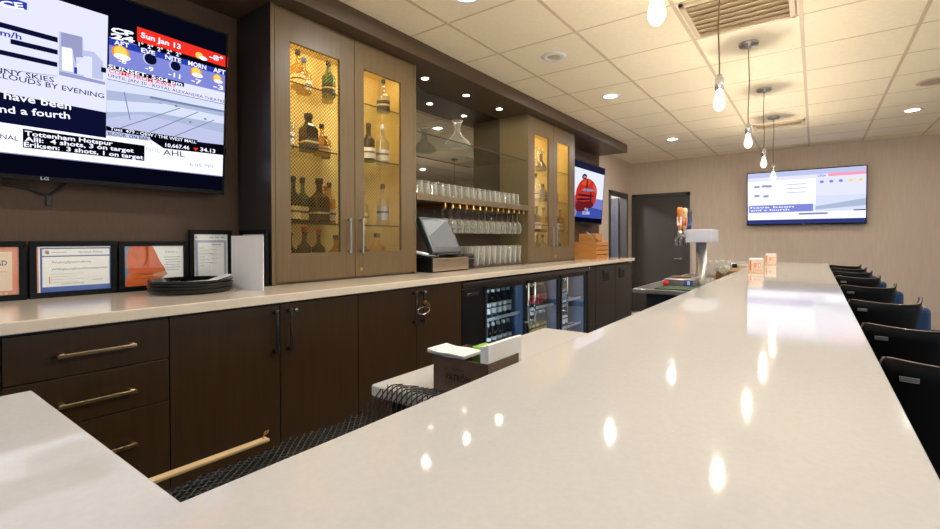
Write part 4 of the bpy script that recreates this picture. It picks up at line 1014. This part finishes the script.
# ice bin with mesh liner between wing and work counter
t = thing('ice_bin', 'black under-bar bin with tan wooden front rim below the bar wing', 'bin', (-.77, .57, 0))
MB().box(-1.03, -1.01, .21, .91, .1, .80).box(-.49, -.47, .21, .91, .1, .80).box(-1.03, -.47, .21, .23, .1, .80).box(-1.03, -.47, .89, .91, .1, .80).box(-1.03, -.47, .21, .91, .62, .64).box(-.98, -.5, .25, .88, 0, .1).build('body', M_matte, t)
MB().box(-1.072, -1.050, .215, .618, .835, .842, .002).build('rim', M_tan, t)
MB().box(-1.051, -1.028, .215, .622, .79, .815, .002).build('rim_bracket', M_matte, t)
MB().tube([(-1.062, .606, .842), (-1.062, .609, .849), (-1.057, .615, .855), (-1.062, .621, .858), (-1.067, .615, .855), (-1.062, .609, .849)], .0014, 6).build('hook', M_brass, t)
def zmesh(x, y):
    z = .832 + .004 * math.sin(x * 17 + y * 9) + .003 * math.sin(y * 31)
    if y > .86:
        a = min(1, (y - .86) / .06); a = a * a * (3 - 2 * a); z = z * (1 - a) + a * (.908 + .006 * abs(math.sin(x * 20 + y * 15)))
    return z
ms = MB(); x0, x1, y0, y1 = -1.02, -.50, .24, .975; pt = .0185
for sg in (1, -1):
    c = -1.0
    while c < 1.0:
        run = []
        for i in range(70):
            s_ = i * .0115; y = y0 + s_; x = x0 + c + s_ * .9 if sg > 0 else x1 - c - s_ * .9
            lim = x0 + max(0, (y - .88)) * 1.5
            if lim <= x <= x1 and y <= y1: run.append((x, y, zmesh(x, y)))
            else:
                if len(run) > 1: ms.tube(run, .0019, 4)
                run = []
        if len(run) > 1: ms.tube(run, .0019, 4)
        c += pt
one(ms, 'mesh_liner', mat('black_mesh_plastic', rgb(22, 20, 18), .4), 'black diamond mesh bar liner draped from the bin onto the lower counter', 'bar liner')
t = thing('bottle_opener', 'chrome tool lying under the black mesh liner beside the bar', 'tool', (-.62, .83, .80))
MB().box(-.66, -.56, .80, .86, .80, .812, .004).tube([(-.60, .74, .804), (-.61, .82, .808)], .008, 8).build('tool_body', M_chrome, t)

# napkin box
BX0, BX1, BY0, BY1, BZ0, BZ1 = -.85, -.668, .984, 1.14, .901, 1.0
t = thing('napkin_box', 'dark bronze metal bar caddy full of white napkins on the lower counter', 'napkin holder', ((BX0 + BX1) / 2, (BY0 + BY1) / 2, BZ0))
b = MB(); e = .003
b.box(BX0, BX1, BY0, BY0 + e, BZ0, BZ1, .001).box(BX0, BX1, BY1 - e, BY1, BZ0, BZ1, .001).box(BX0, BX0 + e, BY0, BY1, BZ0, BZ1, .001).box(BX1 - e, BX1, BY0, BY1, BZ0, BZ1, .001).box(BX0, BX1, BY0, BY1, BZ0, BZ0 + e)
b.build('caddy_body', mat('brushed_bronze_sheet', rgb(104, 86, 74), .42, .35, var=.16, scale=(40, 40, 40)), t)
s = Sheet((BX0, BY0 - .0006, BZ0), (1, 0, 0), (0, 0, 1))
ink = mat('embossed_dark_ink', rgb(28, 22, 18), .5)
s.text('PATRÓN', (.046, .040), (.126, .040), .016, ink, 1, .02); s.text('TEQUILA', (.062, .068), (.106, .068), .006, ink, 1, 0); s.ell(.088, .016, .009, .006, ink, 1)
s.build('lettering', t)
def pile(x0, x1, y0, y1, z0, n, dz, lab, seed, curl=0.0):
    r = random.Random(seed)
    for i in range(n):
        dx = r.uniform(-.006, .006); dy = r.uniform(-.006, .006)
        b = MB(); z = z0 + i * dz; N_ = 8
        vs = []
        for k in range(N_ + 1):
            f = k / N_; x = x0 + dx + (x1 - x0) * f
            zz = z + curl * (max(0, (.35 - f) / .35)) ** 2 + .0008 * math.sin(f * 9 + i)
            for y in (y0 + dy, y1 + dy): vs.append((x, y, zz)); vs.append((x, y, zz + dz * .8))
        fs = []
        for k in range(N_):
            q = k * 4
            fs += [[q, q + 2, q + 6, q + 4], [q + 1, q + 5, q + 7, q + 3], [q, q + 4, q + 5, q + 1], [q + 2, q + 3, q + 7, q + 6]]
        fs += [[0, 1, 3, 2], [N_ * 4, N_ * 4 + 2, N_ * 4 + 3, N_ * 4 + 1]]
        b.add(vs, fs)
        one(b, 'napkin', M_paper, lab[i] if isinstance(lab, list) else lab, 'napkin', None if isinstance(lab, list) else 'napkins piled in the bronze caddy')
pile(BX0 - .016, BX0 + .110, BY0 - .004, BY0 + .082, BZ1 + .002, 3, .004, ['lowest white napkin flopping over the left side of the bronze caddy', 'middle white napkin flopping over the left side of the bronze caddy', 'top white napkin flopping over the left side of the bronze caddy'], 3, .003)
for i in range(3):
    one(MB().box(BX1 - .004 - .009 * i - .0085, BX1 - .004 - .009 * i, BY0 + .010, BY1 + .022 - .004 * i, BZ0 + .02, BZ1 + .046 - .003 * i, .001), 'napkin', M_paper, 'white napkin standing upright in the right half of the bronze caddy', 'napkin', 'upright napkins in the caddy')
one(MB().box(BX0 + .068, BX1 - .034, BY0 + .088, BY1 - .006, BZ0 + .01, BZ1 + .016, .004), 'green_packet', M_green, 'bright green packet tucked among napkins in the bronze caddy', 'packet')
# dump sink between work counter and drip station
t = thing('ice_well', 'black under-bar ice well between the work counter and draft station', 'sink', (-.74, 2.75, 0))
MB().box(-1.0, -.47, 2.06, 3.44, .1, .80).box(-.95, -.5, 2.1, 3.4, 0, .1).build('body', M_matte, t)
MB().box(-.98, -.49, 2.1, 3.40, .80, .805).build('lid', M_black, t)
t = thing('ice_scoop', 'metal ice scoop lying on the ice well below the draft counter', 'scoop', (-.80, 2.85, .806))
MB().tube([(-.93, 2.60, .822), (-.86, 2.74, .83), (-.82, 2.82, .836)], [.012, .010, .010], 10).build('handle', M_steel, t)
MB().lathe((-.77, 2.92, .842), [(.03, -.07), (.036, -.03), (.036, .08), (.033, .08), (.033, -.028), (0, -.066)], 16, axis='y', cap=False, M=Matrix.Rotation(math.radians(-28), 3, 'Z')).build('scoop_bowl', M_steel, t)

# draft station
t = thing('draft_counter', 'stainless steel draft counter with dark top behind the bar', 'counter', (-.78, 4.4, 0))
MB().box(-1.075, -.487, 3.47, 5.28, .928, .958, .003).build('counter_edge', M_steel, t)
MB().box(-1.055, -.487, 3.50, 5.27, .957, .960).build('counter_top', mat('dark_steel_top', rgb(70, 66, 66), .4, .6, var=.06), t)
MB().box(-1.0, -.47, 3.56, 5.26, .08, .928).box(-.95, -.5, 3.6, 5.2, 0, .08).build('body', M_matte, t)
one(MB().box(-.93, -.50, 3.50, 3.76, .9605, .968, .003), 'bar_mat', M_dgreen, 'dark green rubber bar mat at the front of the draft counter', 'mat')
t = thing('draft_tower', 'chrome T-shaped beer tower with white head box and tap handles', 'beer tower', (-.75, 4.22, .961))
MB().lathe((-.75, 4.22, .961), [(0, 0), (.075, 0), (.075, .012), (.055, .02), (.042, .03), (.040, .34), (0, .34)], 24).build('column', M_chrome, t)
MB().box(-.832, -.645, 4.05, 4.36, 1.292, 1.395, .006).build('head_box', mat('satin_white_metal', rgb(206, 208, 222), .3, .2, var=.03), t)
hm = [mat('tap_orange', rgb(214, 122, 50), .5, var=.3, scale=(60, 60, 60)), mat('tap_cream', rgb(206, 178, 140), .5, var=.3, scale=(60, 60, 60)), mat('tap_navy', rgb(60, 52, 74), .5, var=.3, scale=(60, 60, 60))]
for i, (y, x) in enumerate(((4.07, -.882), (4.20, -.872), (4.33, -.862))):
    f = MB().tube([(x + .05, y, 1.345), (x - .01, y, 1.345), (x - .03, y, 1.32), (x - .03, y, 1.265)], .013, 10)
    f.lathe((x, y, 1.345), [(0, -.01), (.018, -.01), (.018, .03), (.010, .045), (0, .045)], 12)
    fo = f.build('faucet', M_chrome, t)
    hdl = MB().lathe((x, y, 1.39), [(0, 0), (.012, 0), (.020, .03), (.026, .09), (.024, .14), (.030, .155), (.024, .185), (0, .19)], 12, sx=.8)
    hdl.build('tap_handle', hm[i], fo)
    MB().lathe((x + .002, y, 1.535), [(0, 0), (.018, 0), (.02, .012), (.012, .03), (0, .032)], 10).build('tap_finial', [M_orange, M_white, mat('yellow_knob', rgb(240, 190, 40), .4)][i], fo)
    MB().box(x - .018, x + .018, y - .022, y - .014, 1.43, 1.50, .004).build('tap_badge', [M_white, M_red, M_bluep][i], fo)
t = thing('steel_box', 'low stainless box with blue label beside the draft tower', 'box', (-.85, 3.98, .961))
MB().box(-.945, -.735, 3.83, 4.13, .961, 1.012, .004).build('case', M_steel, t)
MB().box(-.80, -.737, 3.826, 3.829, .965, 1.006).build('label', M_bluep, t)
MB().box(-.775, -.757, 3.8235, 3.8255, .972, 1.0).build('label_text_patch', M_white, t)
MB().lathe((-.86, 4.02, 1.012), [(0, 0), (.075, 0), (.08, .01), (0, .012)], 20).build('lid', M_brown, t)
one(MB().lathe((-.905, 3.72, .9685), [(0, 0), (.012, .001), (.020, .010), (.022, .020), (.018, .033), (.008, .040), (0, .041)], 16), 'red_stopper', M_red, 'small red ball-shaped stopper in front of the steel box', 'stopper')
# glassware by the tower
o = MB().lathe((0, 0, 0), stem_prof(.19, .045, False), 16).build('stem_glass', G_glass); o.location = (-.66, 4.18, .9605)
tag(o, 'stemmed beer glass standing behind the bar beside the draft tower', 'glass', 'glasses beside the draft tower')
copies(o, [(-.575, 4.14, .9605), (-.585, 4.30, .9605)])
tumbler('glass_tumbler', 'short clear tumbler at the foot of the draft tower', (-.68, 4.02, .9605), .06, .045, .055, None)
t = thing('glass_ashtray', 'shallow clear glass dish at the foot of the draft tower', 'dish', (-.60, 3.92, .9605))
MB().lathe((-.60, 3.92, .9605), [(0, .003), (.05, .003), (.07, .02), (.075, .045), (.07, .045), (.062, .02), (0, .012)], 18).build('bowl', G_glass, t)
t = thing('garnish_tray', 'brown wooden tray of small bottle caps at the far end of draft counter', 'tray', (-.60, 4.95, .9605))
MB().box(-.66, -.495, 4.42, 5.26, .9605, 1.052, .004).build('tray_base', M_brown, t)
MB().box(-.672, -.661, 4.42, 5.26, .9605, 1.062, .002).build('rim', M_brown, t)
for i, (x, y, m_) in enumerate(((-.61, 4.60, M_paper), (-.62, 4.76, M_matte), (-.63, 4.86, M_red), (-.60, 4.98, M_matte), (-.63, 5.12, M_white))):
    one(MB().lathe((x, y, 1.0525), [(0, 0), (.022, 0), (.022, .03), (.016, .036), (0, .036)], 14), 'jar_lid', m_, ['white', 'black', 'red', 'second black', 'farthest white'][i] + ' small jar on the brown tray beyond the draft tower', 'jar')
# coaster caddies on the bar
def caddy(x, y, label):
    t = thing('coaster_caddy', label, 'coaster holder', (x, y, ZT))
    w_ = .047
    M_pink = mat('pink_printed_card', rgb(240, 208, 188), .5, var=.12, scale=(50, 50, 50))
    for i in range(14):
        pass
    MB().box(x - w_ + .004, x + w_ - .004, y - w_, y + w_, ZT + .006, ZT + .098, .003).build('coaster_stack', M_pink, t)
    MB().box(x - w_, x + w_, y - w_, y + w_, ZT + .0005, ZT + .006, .001).box(x - w_ - .002, x - w_ + .002, y - w_, y + w_, ZT + .001, ZT + .10).build('holder', M_tan, t)
    MB().box(x - w_ + .006, x + w_ - .006, y - w_ + .002, y + w_ - .002, ZT + .098, ZT + .108, .002).build('top_coaster', M_white, t)
    s = Sheet((x - w_ + .004, y - w_ - .0008, ZT + .006), (1, 0, 0), (0, 0, 1))
    mp = mat('peach_print', rgb(236, 164, 128), .5); s.rect(.006, .016, .012, .085, M_orange, 1); s.rect(.022, .080, .014, .020, mp, 1); s.rect(.030, .050, .036, .070, mp, 1); s.rect(.058, .074, .034, .072, mp, 1); s.rect(.062, .070, .045, .06, M_white, 2)
    s.build('print', t)
caddy(-.345, 4.02, 'nearer of two pink and orange coaster blocks on the bar top')
caddy(-.335, 5.30, 'farther of two pink and orange coaster blocks on the bar top')

# ------------------------------------------------------------------ bar stools
def arc(t_):   # plan of the curved back, t 0..1, stool centre at (0, 0); the stool faces -X+Y
    P = [(-.150, -.150), (-.095, -.165), (-.03, -.162), (.034, -.136), (.080, -.080), (.100, 0.0), (.112, .075), (.118, .155)]
    f = t_ * (len(P) - 1); i = min(int(f), len(P) - 2); f -= i
    p0 = Vector(P[max(0, i - 1)]); p1 = Vector(P[i]); p2 = Vector(P[i + 1]); p3 = Vector(P[min(len(P) - 1, i + 2)])
    return .5 * ((2 * p1) + (p2 - p0) * f + (2 * p0 - 5 * p1 + 4 * p2 - p3) * f * f + (3 * p1 - p0 - 3 * p2 + p3) * f ** 3)
def shell(zb, zt, thick, off, t0, t1, inset, n=24, nz=8, round_=.03, side_taper=.0):
    vs = []; fs = []
    for side in (0, 1):
        for i in range(n + 1):
            for j in range(nz + 1):
                v = j / nz; tt = t0 + (t1 - t0) * i / n
                cc = .5; tt = cc + (tt - cc) * (1 - side_taper * (1 - v))
                p = arc(tt); q = arc(min(1, tt + .01)) - arc(max(0, tt - .01)); q.normalize(); nn = Vector((q.y, -q.x))
                e = min(i, n - i) / n * (t1 - t0) * .55
                cr = 0 if e > round_ else (round_ - math.sqrt(max(0, round_ ** 2 - (round_ - e) ** 2)))
                zt_l = zt - cr - .016 * math.sin(PI * (t0 + (t1 - t0) * i / n))
                z = zb + (zt_l - zb) * v
                d = off - inset * (1 - v) + (thick if side else 0)
                vs.append((p.x + nn.x * d, p.y + nn.y * d, z))
    S1 = (n + 1) * (nz + 1)
    for i in range(n):
        for j in range(nz):
            a = i * (nz + 1) + j; b_ = a + nz + 1
            fs.append([a, b_, b_ + 1, a + 1]); fs.append([S1 + a, S1 + a + 1, S1 + b_ + 1, S1 + b_])
    for i in range(n):
        for j in (0, nz):
            a = i * (nz + 1) + j; b_ = a + nz + 1; fs.append([a, b_, S1 + b_, S1 + a])
    for j in range(nz):
        for i in (0, n):
            a = i * (nz + 1) + j; fs.append([a, a + 1, S1 + a + 1, S1 + a])
    return vs, fs
M_shell = mat('black_lacquered_ply', rgb(9, 8, 8), .55, var=.1, spec=.12)
M_edge = mat('lighter_ply_edge', rgb(104, 86, 76), .3, var=.15)
ZS = 1.055
def make_stool(label):
    t = thing('bar_stool', label, 'bar stool', (0, 0, 0), 'bar stools along the bar')
    v, f = shell(.74, ZS - .003, .012, 0, 0, 1, .05, side_taper=.16)
    MB().add(v, f, True).build('backrest', M_shell, t)
    # lighter edge band along the top
    pts = []
    for i in range(31):
        tt = i / 30; p = arc(tt); e = min(i, 30 - i) / 30 * .55; r_ = .03
        cr = 0 if e > r_ else (r_ - math.sqrt(max(0, r_ ** 2 - (r_ - e) ** 2)))
        q = arc(min(1, tt + .01)) - arc(max(0, tt - .01)); q.normalize(); nn = Vector((q.y, -q.x))
        pts.append((p.x + nn.x * .006, p.y + nn.y * .006, ZS - .006 - cr - .016 * math.sin(PI * tt)))
    MB().tube(pts, .0048, 8).build('top_edge', M_edge, t)
    v, f = shell(.80, ZS - .055, .035, -.045, .02, 1.06 if False else .99, .05, round_=.05, side_taper=.05)
    # upholstered pad shows past the far end of the shell
    MB().add(v, f, True).build('back_pad', M_blue, t)
    v2 = MB(); pp = arc(1.0); v2.box(pp.x - .040, pp.x + .044, pp.y - .03, pp.y + .05, .80, ZS - .055, .024, seg=3); v2.build('side_pad', M_blue, t)
    for tt in (.13, .87):
        p = arc(tt); q = arc(tt + .02) - arc(tt - .02); q.normalize(); nn = Vector((q.y, -q.x)); pc = p + nn * .0105
        M = Matrix(((q.x, nn.x, 0, pc.x), (q.y, nn.y, 0, pc.y), (0, 0, 1, ZS - .048), (0, 0, 0, 1)))
        MB().box(-.017, .017, -.002, .004, -.006, .006, .001, M=M).build('fastener', M_chrome, t)
    st = MB().lathe((0, 0, .70), [(0, 0), (.17, 0), (.19, .02), (.19, .05), (.17, .075), (0, .08)], 28, sx=.80, sy=.80); st.build('seat', M_blue, t)
    MB().lathe((0, 0, .68), [(0, 0), (.14, 0), (.15, .02), (0, .021)], 24, sx=.8, sy=.8).build('seat_plate', M_matte, t)
    for sx in (-1, 1):
        for sy in (-1, 1):
            MB().tube([(sx * .085, sy * .085, .69), (sx * .15, sy * .15, 0.0)], [.014, .012], 8).build('leg', M_matte, t)
    rg = [(.135 * sx, .135 * sy, .26) for sx, sy in ((1, 1), (-1, 1), (-1, -1), (1, -1))]
    MB().tube(rg, .009, 8, closed=True).build('foot_rail', M_chrome, t)
    return t
XS = .272
ys = [1.43, 1.97, 2.70, 3.53, 4.36, 5.00, 5.56, 6.18]
nm = ['bar stool nearest the camera, cut off by the right edge of the picture', 'second nearest bar stool, its curved black back cut off by right edge', 'third bar stool from the camera, blue pad showing at its right end',
      'fourth bar stool from the camera along the bar', 'fifth bar stool from the camera along the bar', 'sixth bar stool from the camera along the bar', 'seventh bar stool, next to the farthest one', 'farthest bar stool at the far end of the bar']
B0 = make_stool(nm[0])
for i, y in enumerate(ys):
    p = (XS, y + .15, 0)
    if i == 0: B0.location = p
    else: dup(B0, p, nm[i])

# ------------------------------------------------------------------ light and colour
wd = bpy.data.worlds.new('world'); S.world = wd; wd.use_nodes = True
nt = wd.node_tree; nt.nodes.clear()
o = nt.nodes.new('ShaderNodeOutputWorld'); b = nt.nodes.new('ShaderNodeBackground'); sk = nt.nodes.new('ShaderNodeTexSky')
sk.sky_type = 'HOSEK_WILKIE'; sk.turbidity = 4; sk.sun_direction = (0.2, 0.6, .77)
b.inputs[1].default_value = 11.0
nt.links.new(sk.outputs[0], b.inputs[0]); nt.links.new(b.outputs[0], o.inputs[0])
pl = bpy.data.lights.new('window_daylight_portal', 'AREA'); pl.shape = 'RECTANGLE'; pl.size = 4.0; pl.size_y = 1.5; pl.cycles.is_portal = True
po = bpy.data.objects.new('window_daylight_portal', pl); COL.objects.link(po); po.location = (1.85, YN - .02, 1.6); po.rotation_euler = (math.radians(90), 0, 0)
pl = bpy.data.lights.new('window_daylight_portal', 'AREA'); pl.shape = 'RECTANGLE'; pl.size = 1.4; pl.size_y = 5.9; pl.cycles.is_portal = True
po = bpy.data.objects.new('window_daylight_portal', pl); COL.objects.link(po); po.location = (XR + .01, 2.0, 1.55); po.rotation_euler = (0, math.radians(90), 0)
cl = bpy.data.lights.new('corridor_lamp', 'POINT'); cl.energy = 90; cl.color = (.92, .95, 1); cl.shadow_soft_size = .1
co = bpy.data.objects.new('corridor_lamp', cl); COL.objects.link(co); co.location = (-3.7, 7.2, 2.5)
vs = S.view_settings
vs.view_transform = 'Standard'; vs.look = 'None'; vs.exposure = 0.33; vs.gamma = 1.0; vs.use_curve_mapping = False
S.cycles.use_denoising = True
S.cycles.max_bounces = 10; S.cycles.transparent_max_bounces = 24; S.cycles.sample_clamp_indirect = 6.0
S.cycles.use_light_tree = True
